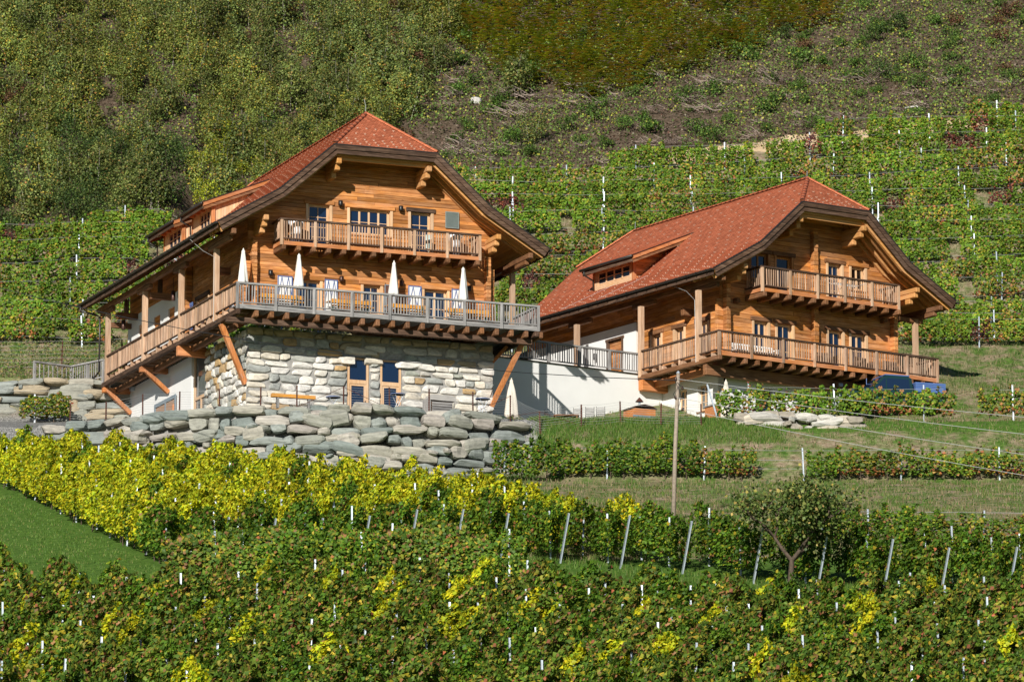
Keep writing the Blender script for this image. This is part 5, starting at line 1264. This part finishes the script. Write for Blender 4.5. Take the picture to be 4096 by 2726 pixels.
VP = {k: [vine_proto(k, n, a, b2, w, 1.25, ls, low) for _ in range(q)] for k, n, a, b2, w, ls, low, q in (
    ('yellow', 640, .40, 1.75, .43, (.10, .165), None, 8), ('green', 640, .38, 1.75, .42, (.10, .165), None, 7), ('autumn', 640, .35, 1.7, .46, (.11, .19), None, 9),
    ('hill', 380, .34, 1.3, .32, (.11, .175), None, 8), ('hillgap', 300, .36, 1.35, .28, (.11, .175), 'rust', 5), ('red', 240, .4, 1.2, .25, (.10, .16), None, 2))}
TRUNK = MB().tube([(0, 0, -.15), (.02, .01, .3), (-.015, 0, .65), (.02, 0, .9)], [.03, .022, .018, .014], 5).mesh('stem', 'bark')
POST = MB().box(-.028, .028, -.004, .004, -.5, 2.0).box(-.032, -.026, -.03, .004, -.5, 2.0).box(.026, .032, -.03, .004, -.5, 2.0).mesh('trellis_post', 'zinc')
POSTL = MB().box(-.03, .03, -.004, .004, -.5, 1.75).box(-.034, -.028, -.035, .004, -.5, 1.75).box(.028, .034, -.035, .004, -.5, 1.75).mesh('trellis_post', 'zinc')
def inside(poly, x, y):
    c = False; n = len(poly)
    for i in range(n):
        (x0, y0), (x1, y1) = poly[i], poly[(i + 1) % n]
        if (y0 > y) != (y1 > y) and x < (x1 - x0) * (y - y0) / (y1 - y0) + x0: c = not c
    return c
def in_view(x, y, m=1.6): return abs(x) < y * 0.1022 + m
def vine_row(pts, ang, palf, label, group, post_every=4, trunk=False, end_lean=None, wires=False, hscale=1.0, post_h=None, prob=1.0, wire_z=(.75, 1.15, 1.55), lean_dir=(0, -1)):
    """pts: (x, y) of each vine along the row"""
    x0, y0 = pts[0]; t = empty('vine_row', (x0, y0, gz(x0, y0)), ang); tag(t, label, 'vine row', group)
    ca, sa = math.cos(-ang), math.sin(-ang); o = Vector(t.location)
    def loc(x, y, z): dx, dy = x - o.x, y - o.y; return (dx * ca - dy * sa, dx * sa + dy * ca, z - o.z)
    prev = []
    for i, (x, y) in enumerate(pts):
        z = gz(x, y)
        if random.random() < prob:
            k = palf(x, y, i)
            v = link('vine', random.choice(VP[k]), t, loc(x + random.uniform(-.05, .05), y + random.uniform(-.05, .05), z), random.choice((0, math.pi)) + random.uniform(-.08, .08), (random.uniform(.92, 1.12), random.uniform(.85, 1.2), hscale * random.uniform(.88, 1.1)))
            g_ = random.uniform(.85, 1.1); v.color = (g_ * random.uniform(.93, 1.07), g_, g_ * .95, 1)
            if trunk:
                for _ in range(1): link('stem', TRUNK, t, loc(x + random.uniform(-.25, .25), y, z), random.uniform(0, 6), (1, 1, random.uniform(.6, .85)))
        if post_every and i % post_every == 1 and i > 0:
            q = link('post', POST, t, loc(x + random.uniform(-.1, .1), y, z), random.uniform(-.15, .15) - ang, (1, 1, (post_h or random.uniform(.9, 1.08)))); q.rotation_euler = (random.uniform(-.04, .04), random.uniform(-.04, .04), q.rotation_euler[2])
    if end_lean is not None:
        x, y = pts[0]; z = gz(x, y)
        q = link('end_post', POSTL, t, loc(x + lean_dir[0] * .5, y + lean_dir[1] * .5, z), 0, (1.1, 1.1, random.uniform(.95, 1.1))); q.rotation_euler = (end_lean[0], end_lean[1], -ang + .2)
    if wires:
        for wz in wire_z:
            MB().tube([loc(x, y, gz(x, y) + wz + random.uniform(-.02, .02)) for x, y in pts[::3] + [pts[-1]]], .008, 4, False).build('wire', 'wire', t)
    return t
# --- yellow block below the wall: rows run up the slope
AZ = R(14.2); DV = (-math.sin(AZ), math.cos(AZ)); NV = (math.cos(AZ), math.sin(AZ))
YB = [(-27, 238), (-22.3, 217.4), (-13.5, 183.6), (-5, 186.0), (0, 186.8), (5, 183.4), (9.4, 179.6), (16, 175.5), (24, 170), (24, 177.5), (14, 181), (9.5, 183.5), (6.5, 187.5), (3.4, 193), (0.8, 200), (-1.2, 206), (-5.7, 211.5), (-9.5, 218), (-13.8, 224), (-18, 228.5), (-23.4, 233)]
def palY(x, y, i):
    front = np.interp(x, [-13.5, 0, 9.4, 16, 24], [184, 186.8, 180, 176, 171]); d = y - front; nz = float(fbm(x * .22, y * .22, 21))
    if d < 2.5 + nz * 4: return 'green' if random.random() < .85 else 'autumn'
    if x > 3: return 'yellow' if random.random() < .65 + (nz - .5) else 'green'
    p_ = .95 if nz > .42 else .85
    return 'yellow' if random.random() < p_ else 'green'
q = -34 * 1.75; rows = 0
while q < 110:
    pts = []
    s = 120.0
    while s < 260:
        x, y = NV[0] * q + DV[0] * s, NV[1] * q + DV[1] * s
        if inside(YB, x, y) and in_view(x, y, 2.2) and y < float(wall_y(x)) - 1.2: pts.append((x, y))
        s += 1.0
    if len(pts) > 2:
        left = rows == 0
        lab = 'leftmost grape vine row with bare trunks along the lawn' if left else 'yellowing grape vine row running uphill below the boulder wall'
        vine_row(pts, math.atan2(DV[1], DV[0]), palY, lab, None if left else 'yellowing vine rows below the wall', 4, left, (0.30, 0.12) if not left else None, prob=.985, lean_dir=(.25, -.97)); rows += 1
    q += 1.75
# --- lower block across the foreground
LB = [(-24, 176.5), (-17.6, 174.0), (-13, 171), (-5, 172.5), (1, 171.5), (5, 169), (9, 167), (12.5, 169.5), (24, 170), (24, 138), (-24, 138)]
def palL(x, y, i):
    nz = float(fbm(x * .3, y * .3, 33)); return 'autumn' if random.random() < .45 + nz * .5 else 'green' if random.random() < .72 else 'yellow'
q = -60 * 1.7
while q < 140:
    pts = []; s = 100.0
    while s < 230:
        x, y = NV[0] * q + DV[0] * s, NV[1] * q + DV[1] * s
        if inside(LB, x, y) and in_view(x, y, 1.8) and y > 147: pts.append((x, y))
        s += 1.0
    if len(pts) > 2: vine_row(pts, math.atan2(DV[1], DV[0]), palL, 'autumn grape vine row in the lower foreground vineyard', 'foreground vine rows', 4, False, None, prob=.985)
    q += 1.7
# strip of mixed vines between the yellow block and the lower block, left of centre
for k in range(2):
    yy = 178.5 + k * 2.6; pts = [(x, yy + (x + 12) * .07 * (1 - k) + .2 * math.sin(x)) for x in np.arange(-11.6 + k, 0.5 - 2.4 * k, 1.05)]
    vine_row(pts, 0.0, lambda x, y, i: 'autumn' if random.random() < .6 else 'green', ('low tangled' if k == 0 else 'upper tangled') + ' vine row just below the leaning end posts', None, 5, True)
# --- single rows on the right bank, trunks and wires in view
def row_from_pix(u0, v0, u1, v1, step=1.0, **kw):
    a, b2 = on_ground(u0, v0, kw.pop('y0', 180), kw.pop('y1', 240)), on_ground(u1, v1, kw.pop('ya', 180), kw.pop('yb', 240)); n = max(2, int((b2 - a).length / step)); return [(a.x + (b2.x - a.x) * i / n, a.y + (b2.y - a.y) * i / n) for i in range(n + 1)]
PR = [(-1.2, 227.3), (6, 227.2), (14, 227.0), (24.5, 227.2)]
def poly_pts(P, step=1.0):
    out = []
    for (x0, y0), (x1, y1) in zip(P, P[1:]):
        n = max(1, int(math.hypot(x1 - x0, y1 - y0) / step))
        out += [(x0 + (x1 - x0) * i / n, y0 + (y1 - y0) * i / n) for i in range(n)]
    return out
vine_row(poly_pts(PR, .82), 0.0, lambda x, y, i: ('green' if x < 8 else 'hillgap') if random.random() < .85 else 'hill', 'long vine row with bare stems across the grass bank', None, 5, True, None, True, .95, .78, .95, (.6, 1.0, 1.45))
vine_row(poly_pts([(12.6, 194.2), (18, 193.6), (22, 193.4)]), 0.0, lambda x, y, i: 'green' if x < 16 else 'hillgap', 'short dark green vine row at right edge below the bank', None, 4, True, (-.05, -.3), True, .72, .7, .96, (.6, 1.0, 1.3), (-1, 0))
vine_row(poly_pts([(10.1, 234.6), (14, 234.9), (21.2, 235.6)], .95), 0.0, lambda x, y, i: 'hillgap' if random.random() < .6 else 'hill', 'vine row standing before the white ground floor of the right chalet', None, 4, True, (-.05, -.28), True, 1.05, .9, .97, (.6, 1.1, 1.6), (-1, 0))
vine_row(poly_pts([(22.4, 236.0), (27, 236.4)], .95), 0.0, lambda x, y, i: 'hillgap', 'vine row at the right edge beside the right chalet', None, 4, True, None, True, 1.0, .9, .97)
vine_row(poly_pts([(-31, 247.6), (-21.0, 247.4)], 1.2), 0.0, lambda x, y, i: 'autumn', 'sparse vine row before the left retaining wall', None, 5, True, None, True, .7, .7, .7)
# --- terraced rows on the hillside behind
def in_house2(x, y):
    q_ = MW2.inverted() @ Vector((x, y, 46)); return -2 < q_.x < 15 and -1 < q_.y < 20.5
def hill_rows():
    ys = []; y = 257.6
    while y < 292: ys.append(y); y += 2.25
    for k, y0 in enumerate(ys):
        for side in ('left', 'right'):
            xs = np.arange(-33, -11.5, 1.0) if side == 'left' else np.arange(-11, 33, 1.0)
            run = []; 
            for x in xs:
                y = y0 + .5 * math.sin(x * .11 + k) + .02 * x + (0 if side == 'left' else .06 * (x - 8))
                if y < float(hill_zone(x, y)) - .4 and in_view(x, y, 2.5) and not (side == 'right' and x > 12 and y < 258.5) and not in_house2(x, y): run.append((x, y))
            if len(run) < 3: continue
            gap = lambda x, y, i: ('red' if float(fbm(x * .9, y * .9, 4)) > .74 else 'hillgap' if float(fbm(x * .35, y * .35, 8)) > .60 else 'hill')
            pr = .96 if y0 > 261 else .86
            names = ('lowest', 'second', 'third', 'fourth', 'fifth', 'sixth', 'seventh', 'eighth', 'ninth', 'tenth', 'eleventh', 'twelfth', 'thirteenth', 'fourteenth', 'fifteenth', 'sixteenth')
            vine_row(run, 0.0, gap, names[k] + ' terraced vine row from below on the hillside ' + ('left of the left chalet' if side == 'left' else 'behind the chalets'), 'terraced vine rows on the hillside', 5, False, None, True, 1.0, .82, pr, (.45, 1.45))
hill_rows()

# ---------------------------------------------------------------- shrubs, saplings, ferns on the wild slope
def cloud(n, blobs, ls, pal, mat='shrub_leaf', up=.5, aspect=1.0):
    ctr = np.array([b2[:3] for b2 in blobs]); rad = np.array([b2[3] for b2 in blobs]); w = rad ** 2; k = RNG.choice(len(blobs), n, p=w / w.sum())
    d = RNG.normal(size=(n, 3)); d /= np.linalg.norm(d, axis=1, keepdims=True); rr = rad[k] * RNG.uniform(.35, 1, n) ** .6
    C = ctr[k] + d * rr[:, None] * np.array([1, 1, .9]); Nn = d * .8 + RNG.normal(0, .5, (n, 3)) + np.array([0, 0, up])
    return leaf_mesh('crown', C, Nn, RNG.uniform(*ls, n), pick(pal, n), mat, aspect=aspect)
P_BIRCH = [(40, (.16, .22, .055)), (30, (.24, .30, .09)), (14, (.08, .11, .028)), (12, (.42, .35, .06)), (3, (.35, .18, .06))]
P_OLIVE = [(40, (.13, .17, .04)), (30, (.20, .23, .06)), (20, (.07, .09, .025)), (8, (.32, .23, .07))]
P_YEL = [(50, (.40, .42, .025)), (30, (.24, .29, .025)), (20, (.10, .15, .02))]
P_DARK = [(50, (.045, .085, .022)), (30, (.08, .13, .028)), (20, (.14, .19, .04))]
P_BUSH = [(50, (.08, .16, .025)), (30, (.13, .22, .035)), (15, (.045, .08, .018)), (5, (.28, .28, .05))]
P_RED = [(50, (.20, .095, .05)), (30, (.13, .06, .035)), (20, (.16, .14, .04))]
def sapling(h, n, pal, seed, spread=.55):
    rs = np.random.default_rng(seed); stems = MB(); blobs = []
    for k in range(rs.integers(1, 4)):
        bx, by = rs.normal(0, .15, 2); tx, ty = bx + rs.normal(0, .3), by + rs.normal(0, .3); hh = h * rs.uniform(.75, 1)
        stems.tube([(bx, by, -.2), (bx * .5 + tx * .5 + .05, by * .5 + ty * .5, hh * .5), (tx, ty, hh)], [.024, .015, .005], 5, False)
        for j in range(7):
            t = .22 + .78 * j / 6; r_ = spread * (1.15 - abs(t - .45)) * rs.uniform(.6, 1.05)
            blobs.append((bx + (tx - bx) * t + rs.normal(0, .28), by + (ty - by) * t + rs.normal(0, .28), hh * t, r_))
    return cloud(n, blobs, (.08, .15), pal), stems.mesh('trunk', 'bark_pale')
def bushm(h, w, n, pal, seed, ls=(.06, .12)):
    rs = np.random.default_rng(seed); blobs = []
    for k in range(12):
        a = rs.uniform(0, 6.28); r_ = rs.uniform(0, w * .6); blobs.append((r_ * math.cos(a), r_ * math.sin(a), h * rs.uniform(.2, .75), h * rs.uniform(.2, .38)))
    st = MB()
    for k in range(4): a = k * 1.6; st.tube([(0, 0, -.2), (math.cos(a) * w * .3, math.sin(a) * w * .3, h * .6)], [.03, .008], 5, False)
    return cloud(n, blobs, ls, pal), st.mesh('stems', 'bark')
SAP = [sapling(3.2, 1700, P_BIRCH, 1, .75), sapling(2.8, 1500, P_BIRCH, 2, .75), sapling(3.0, 1600, P_OLIVE, 3, .75), sapling(2.4, 1400, P_OLIVE, 4, .75), sapling(3.6, 1900, P_BIRCH, 5, .8), sapling(2.6, 1400, P_OLIVE, 6, .75)]
YEL = [sapling(2.6, 850, P_YEL, 7, .7), bushm(1.8, 1.4, 900, P_YEL, 8)]
DRK = [bushm(2.2, 1.6, 1200, P_DARK, 9), bushm(1.6, 1.4, 900, P_DARK, 10)]
BSH = [bushm(1.0, 1.1, 650, P_BUSH, 11), bushm(.8, .9, 500, P_BUSH, 12), bushm(1.2, 1.2, 700, P_BUSH, 13)]
RED = [sapling(2.8, 700, P_RED, 14), bushm(.9, 1.0, 500, P_RED, 15)]
def plant(name, proto, p, s, label, cat, group, part='trunk', color=(1, 1, 1)):
    t = empty(name, p, random.uniform(0, 6.28), s); tag(t, label, cat, group)
    link('crown', proto[0], t, color=color); link(part, proto[1], t); return t
def hillpt(u, v): return on_ground(u, v, 254, 330)
def scatter_pix(n, u0, u1, v0, v1, mind):
    out = []; tries = 0
    while len(out) < n and tries < n * 25:
        tries += 1; u, v = random.uniform(u0, u1), random.uniform(v0, v1)
        p = hillpt(u, v)
        if p.y < float(hill_zone(p.x, p.y)) + .8: continue
        if all((p.x - q_[0].x) ** 2 + (p.y - q_[0].y) ** 2 > mind ** 2 for q_ in out): out.append((p, u, v))
    return out
lim = lambda u: np.interp(u, [0, 1000, 1400, 1700, 1900], [1010, 900, 760, 420, 0])
for p, u, v in scatter_pix(420, -120, 1850, -150, 1010, .85):
    if v > lim(u): continue
    dx, dy = (u - 560) / 330, (v - 500) / 190
    if dx * dx + dy * dy < .35 and random.random() < .6: continue            # clearing
    k = random.random(); nz = float(fbm(u / 420, v / 300, 40))
    if v > 620 and 750 < u < 1120 and k < .5: plant('yellow_shrub', random.choice(YEL), p, random.uniform(.7, 1.1), 'bright yellow-green shrub above the left chalet roof', 'shrub', 'yellow shrubs by the left roof')
    elif v > 560 and k < (.55 if u < 420 else .3): plant('dark_shrub', random.choice(DRK), p, random.uniform(.75, 1.15), 'dense dark green shrub low on the left slope', 'shrub', 'dark shrubs on the left slope', 'stems')
    elif k < .05: plant('red_sapling', RED[0], p, random.uniform(.6, .9), 'reddish brown sapling among the birches on the slope', 'tree', 'reddish saplings on the slope')
    else:
        g_ = random.uniform(.85, 1.2); c_ = (1.0 * g_, 1.0 * g_, .95 * g_) if nz < .55 else (1.15 * g_, 1.08 * g_, .85 * g_)
        plant('birch_sapling', random.choice(SAP), p, random.uniform(.6, 1.05), 'slender birch sapling on the overgrown left slope', 'tree', 'birch saplings on the left slope', 'trunk', c_)
# fuller trees near the centre
for u, v, pr, s, lab, cat in ((1520, 420, SAP[4], 1.25, 'tallest birch standing right behind the left roof ridge', 'tree'), (1640, 300, RED[0], 1.15, 'copper-leaved sapling left of centre on the slope', 'tree'), (2055, 400, SAP[3], 1.2, 'lone thin sapling at the centre of the slope', 'tree'), (2128, 580, SAP[1], .75, 'small staked sapling between the two roofs', 'tree'), (1600, 560, RED[1], 1.1, 'orange-leaved bush right of the left ridge', 'shrub'), (1690, 330, DRK[1], .8, 'dark bush beside the copper-leaved sapling', 'shrub')):
    plant('sapling' if cat == 'tree' else 'shrub', pr, hillpt(u, v), s, lab, cat, None)
for p, u, v in scatter_pix(80, 1750, 4200, 120, 640, 1.4):
    plant('green_bush', random.choice(BSH), p, random.uniform(.55, 1.25), 'round green bush on the brown heath slope', 'bush', 'green bushes on the heath slope', 'stems')
for p, u, v in scatter_pix(60, 2900, 4200, -120, 330, 1.1):
    plant('bramble', random.choice(BSH[1:] + RED[1:] + DRK[1:]), p, random.uniform(.6, 1.1), 'tangled bramble on the upper right slope', 'bush', 'brambles on the upper right slope', 'stems')
# ferns
def fern_mesh(seed, pal):
    rs = np.random.default_rng(seed); V, T_, K = [], [], []
    for f in range(9):
        a = f * .7 + rs.uniform(-.3, .3); L = rs.uniform(.7, 1.15); col = pick(pal, 1)[0]
        for j in range(9):
            t0 = j / 9; r0 = L * t0; z0 = .75 * math.sin(t0 * 2.1); w = .26 * (1 - t0) ** .8
            c0 = np.array([math.cos(a) * r0, math.sin(a) * r0, z0]); d = np.array([math.cos(a), math.sin(a), .3]); s_ = np.array([-math.sin(a), math.cos(a), -.15])
            for sg in (-1, 1):
                k = len(V); V += [c0, c0 + d * .11, c0 + d * .1 + np.array([s_[0] * sg, s_[1] * sg, -.18]) * w]; T_.append((k, k + 1, k + 2)); K += [col * rs.uniform(.8, 1.2)] * 3
    return tri_mesh('fronds', np.array(V), np.array(T_), np.concatenate([np.array(K), np.ones((len(K), 1))], 1), 'shrub_leaf')
FP = [(48, (.40, .42, .03)), (30, (.22, .29, .03)), (22, (.48, .31, .04))]
FERN = [fern_mesh(i, FP) for i in range(6)]
for p, u, v in scatter_pix(420, 1650, 3350, -120, 430, .5):
    edge_ = np.interp(u, [1650, 2000, 2400, 2900, 3350], [60, 330, 420, 260, 120])
    if v > edge_: continue
    t = empty('fern', tuple(p), random.uniform(0, 6.28), random.uniform(1.1, 1.8)); tag(t, 'yellowing fern on the upper middle slope', 'fern', 'yellowing ferns on the slope'); link('fronds', random.choice(FERN), t)
# dry brush piles
def brush(seed):
    rs = np.random.default_rng(seed); mb = MB()
    for _ in range(46):
        a = rs.uniform(0, 6.28); p_ = np.array([rs.normal(0, .45), rs.normal(0, .3), rs.uniform(0, .25)]); L = rs.uniform(.3, 1.0); d = np.array([math.cos(a), math.sin(a) * .7, rs.uniform(-.05, .5)])
        q_ = p_ + d * L; mb.tube([tuple(p_), tuple((p_ + q_) / 2 + rs.normal(0, .05, 3)), tuple(q_)], [.016, .012, .005], 3, False)
    return mb.mesh('brush_pile', 'dry_twig')
BR = [brush(i) for i in range(5)]
for p, u, v in scatter_pix(62, 1800, 4150, 300, 700, 1.0):
    tag(link('brush_pile', random.choice(BR), None, tuple(p), random.uniform(0, 6.28), (random.uniform(.7, 1.5),) * 3), 'pile of dry grey-brown brushwood on the heath slope', 'brushwood', 'brushwood piles on the heath slope')
for u, v, L, lab in ((3620, 440, 1.3, 'bleached bent log lying on the sandy edge at right'), (2600, 310, .8, 'short bleached branch lying on the brown slope')):
    p = hillpt(u, v); tag(MB().tube([(0, 0, .1), (L * .5, .1, .2), (L, 0, .1 - .25 * L)], [.06, .05, .03], 6).build('log', 'pale_rock', None, True, loc=tuple(p), rotz=-.3), lab, 'log')
p = hillpt(1905, 415); o = link('boulder', rock_mesh('boulder', 'pale_rock', 77, 3, .1), None, tuple(p + Vector((0, 0, .15))), .3, (.75, .6, .5)); tag(o, 'single pale boulder on the slope between the roofs', 'boulder')

# ---------------------------------------------------------------- peach tree on the grass strip
def fruit_tree(p, label):
    t = empty('fruit_tree', p, 0.4, 1.22); tag(t, label, 'tree'); mb = MB(); tips = []
    rs = random.Random(3)
    def grow(a, d, L, r_, depth):
        a = Vector(a); d = Vector(d).normalized(); mid = a + d * L * .5 + Vector((rs.uniform(-.06, .06), rs.uniform(-.06, .06), 0)); e = a + d * L + Vector((0, 0, .05 * L))
        mb.tube([tuple(a), tuple(mid), tuple(e)], [r_, r_ * .85, r_ * .68], 6 if depth < 2 else 4, False)
        if depth >= 2: tips.extend([mid, e])
        if depth < 4:
            for k in range(3 if depth else 4):
                az = rs.uniform(0, 6.28); out = Vector((math.cos(az), math.sin(az) * .8, rs.uniform(.0, .6))); nd = (d * .75 + out * (.95 if depth == 0 else .7)).normalized()
                grow(e, nd, L * rs.uniform(.62, .85), r_ * .6, depth + 1)
    grow((0, 0, -.2), (.03, 0, 1), 1.1, .11, 0)
    mb.build('trunk', 'bark', t, True)
    n = 5200; k = RNG.integers(0, len(tips), n); C = np.array([tuple(x) for x in tips])[k] + RNG.normal(0, .24, (n, 3))
    pal = [(45, (.085, .14, .03)), (30, (.15, .20, .045)), (17, (.23, .25, .07)), (6, (.40, .32, .07)), (3, (.6, .42, .15))]
    me = leaf_mesh('crown', C, RNG.normal(0, 1, (n, 3)) + np.array([0, -.3, .3]), RNG.uniform(.07, .125, n), pick(pal, n), 'shrub_leaf', fold=.12, aspect=1.0)
    link('crown', me, t); return t
tp = on_ground(3165, 2372, 160, 200); fruit_tree(tuple(tp), 'loose-crowned fruit tree standing on the grass strip at right')
# small conifers along the white wall
for u in (2700, 2742, 2773, 2806, 2838):
    q_ = on_lawn(u, 238.6 + (u - 2700) * .004); plant('dwarf_conifer', (bush_c, stem_c) if 'bush_c' in globals() else BSH[1], (q_.x, q_.y, q_.z - .05), .55, 'small grey-green shrub along the foot of the white wall', 'shrub', 'small shrubs along the white wall', 'stems', (.9, 1.0, 1.1))
q_ = w2(1.0, 12.6, -.1); plant('potted_shrub', BSH[0], tuple(q_), .9, 'green shrub growing behind the terrace railing', 'shrub', None, 'stems'); q_ = w2(.9, 8.9, -.1); plant('potted_shrub', BSH[1], tuple(q_), .6, 'little flowering plant at the end of the terrace railing', 'shrub', None, 'stems')

# ---------------------------------------------------------------- grass and ground cover (uncountable)
def blades(name, X, Y, hgt, pal, per=5, spread=.08, lean=.5, w=.016):
    n = len(X); X = np.repeat(X, per) + RNG.normal(0, spread, n * per); Y = np.repeat(Y, per) + RNG.normal(0, spread, n * per); Zb = ground_z(X, Y) - .02; m_ = n * per
    h = RNG.uniform(*hgt, m_); a = RNG.uniform(0, 6.28, m_); dx, dy = np.cos(a) * w, np.sin(a) * w; lx_, ly_ = RNG.normal(0, lean, m_) * h * .5, RNG.normal(0, lean, m_) * h * .5
    V = np.stack([np.stack([X - dx, Y - dy, Zb], 1), np.stack([X + dx, Y + dy, Zb], 1), np.stack([X + lx_, Y + ly_, Zb + h], 1)], 1).reshape(-1, 3)
    K = np.repeat(np.concatenate([pick(pal, m_), np.ones((m_, 1))], 1), 3, 0)
    return stuff(link(name, tri_mesh(name, V, np.arange(m_ * 3).reshape(-1, 3), K, 'grass_leaf')))
PG = [(55, (.08, .17, .02)), (30, (.14, .24, .035)), (15, (.25, .26, .08))]; PD = [(30, (.09, .15, .025)), (35, (.27, .22, .10)), (35, (.38, .30, .17))]
def rand_in(n, x0, x1, y0, y1, f=None):
    X = RNG.uniform(x0, x1, n); Y = RNG.uniform(y0, y1, n); k = np.abs(X) < Y * .1022 + 2
    if f is not None: k &= f(X, Y)
    return X[k], Y[k]
X, Y = rand_in(9000, -24, -10, 172, 219, lambda X, Y: X < np.interp(Y, [183, 217], [-12.5, -21.2])); tag(blades('lawn_grass', X, Y, (.05, .14), PG, 4, .1), 'mown green grass lawn at the left edge', 'grass')
X, Y = rand_in(9000, -2, 20, 160, 188, lambda X, Y: (Y < np.interp(X, [0, 9, 20], [188, 181, 176])) & (Y > np.interp(X, [-2, 9, 20], [167, 162, 163]))); tag(blades('strip_grass', X, Y, (.1, .3), PG, 5, .12), 'long green grass on the strip around the fruit tree', 'grass')
X, Y = rand_in(20000, -2, 27, 187, 252, lambda X, Y: fbm(X * .6, Y * .6, 50) > .50); tag(blades('bank_grass', X, Y, (.08, .26), PG, 4, .12), 'tufty grass on the right-hand bank', 'grass')
X, Y = rand_in(12000, -2, 27, 187, 252); tag(blades('dry_grass', X, Y, (.08, .26), PD, 4, .12), 'dry straw-coloured grass on the right-hand bank', 'grass')
X, Y = rand_in(9000, .8, 12.5, 230.5, 240); tag(blades('lawn_edge_grass', X, Y, (.1, .28), PG, 5, .1), 'green grass edge of the lawn above the bank', 'grass')
X, Y = rand_in(26000, -30, 32, 250, 282, lambda X, Y: Y < hill_zone(X, Y) + .5); tag(blades('terrace_grass', X, Y, (.1, .3), PD + [(40, (.06, .11, .02))], 3, .15), 'short grass and weeds between the terraced vine rows', 'grass')
def cover(name, label, n, x0, x1, y0, y1, ls, pal, f=None, hgt=.35, clump=.8):
    X, Y = rand_in(n, x0, x1, y0, y1, f); m_ = len(X); Zb = ground_z(X, Y) + RNG.uniform(0, 1, m_) ** 1.6 * hgt * (fbm(X * clump, Y * clump, 60) * 1.8)
    me = leaf_mesh(name, np.stack([X, Y, Zb], 1), RNG.normal(0, .7, (m_, 3)) + np.array([0, -.5, .6]), RNG.uniform(*ls, m_), pick(pal, m_), 'shrub_leaf')
    return tag(stuff(link(name, me)), label, 'ground cover')
cover('heath_cover', 'brown heath and low scrub covering the wild slope', 90000, -32, 34, 266, 312, (.07, .17), [(30, (.15, .10, .065)), (18, (.25, .18, .125)), (14, (.075, .07, .035)), (24, (.10, .15, .035)), (7, (.20, .09, .055)), (7, (.36, .29, .21))], lambda X, Y: Y > hill_zone(X, Y), .5)
cover('green_cover', 'green undergrowth spread over the wild slope', 150000, -32, 34, 266, 312, (.07, .16), [(40, (.13, .22, .04)), (30, (.22, .31, .06)), (15, (.06, .09, .022)), (15, (.42, .40, .06))], lambda X, Y: (Y > hill_zone(X, Y)) & (fbm(X * .28, Y * .28, 70) + np.where(X < -6, .10, np.where(Y > 290, .2, .08)) > .50), .75)
cover('bank_weeds', 'low green weeds dotted over the right-hand bank', 16000, -2, 27, 188, 262, (.05, .12), [(50, (.07, .14, .022)), (30, (.12, .21, .035)), (20, (.24, .22, .08))], lambda X, Y: (fbm(X * .9, Y * .9, 80) > .54), .2, 1.2)
cover('slope_weeds', 'dark low plants on the slope behind the left wall', 7000, -30, -17, 250, 258, (.06, .13), [(50, (.07, .13, .022)), (30, (.15, .2, .04)), (20, (.24, .18, .07))], None, .3, 1.2)
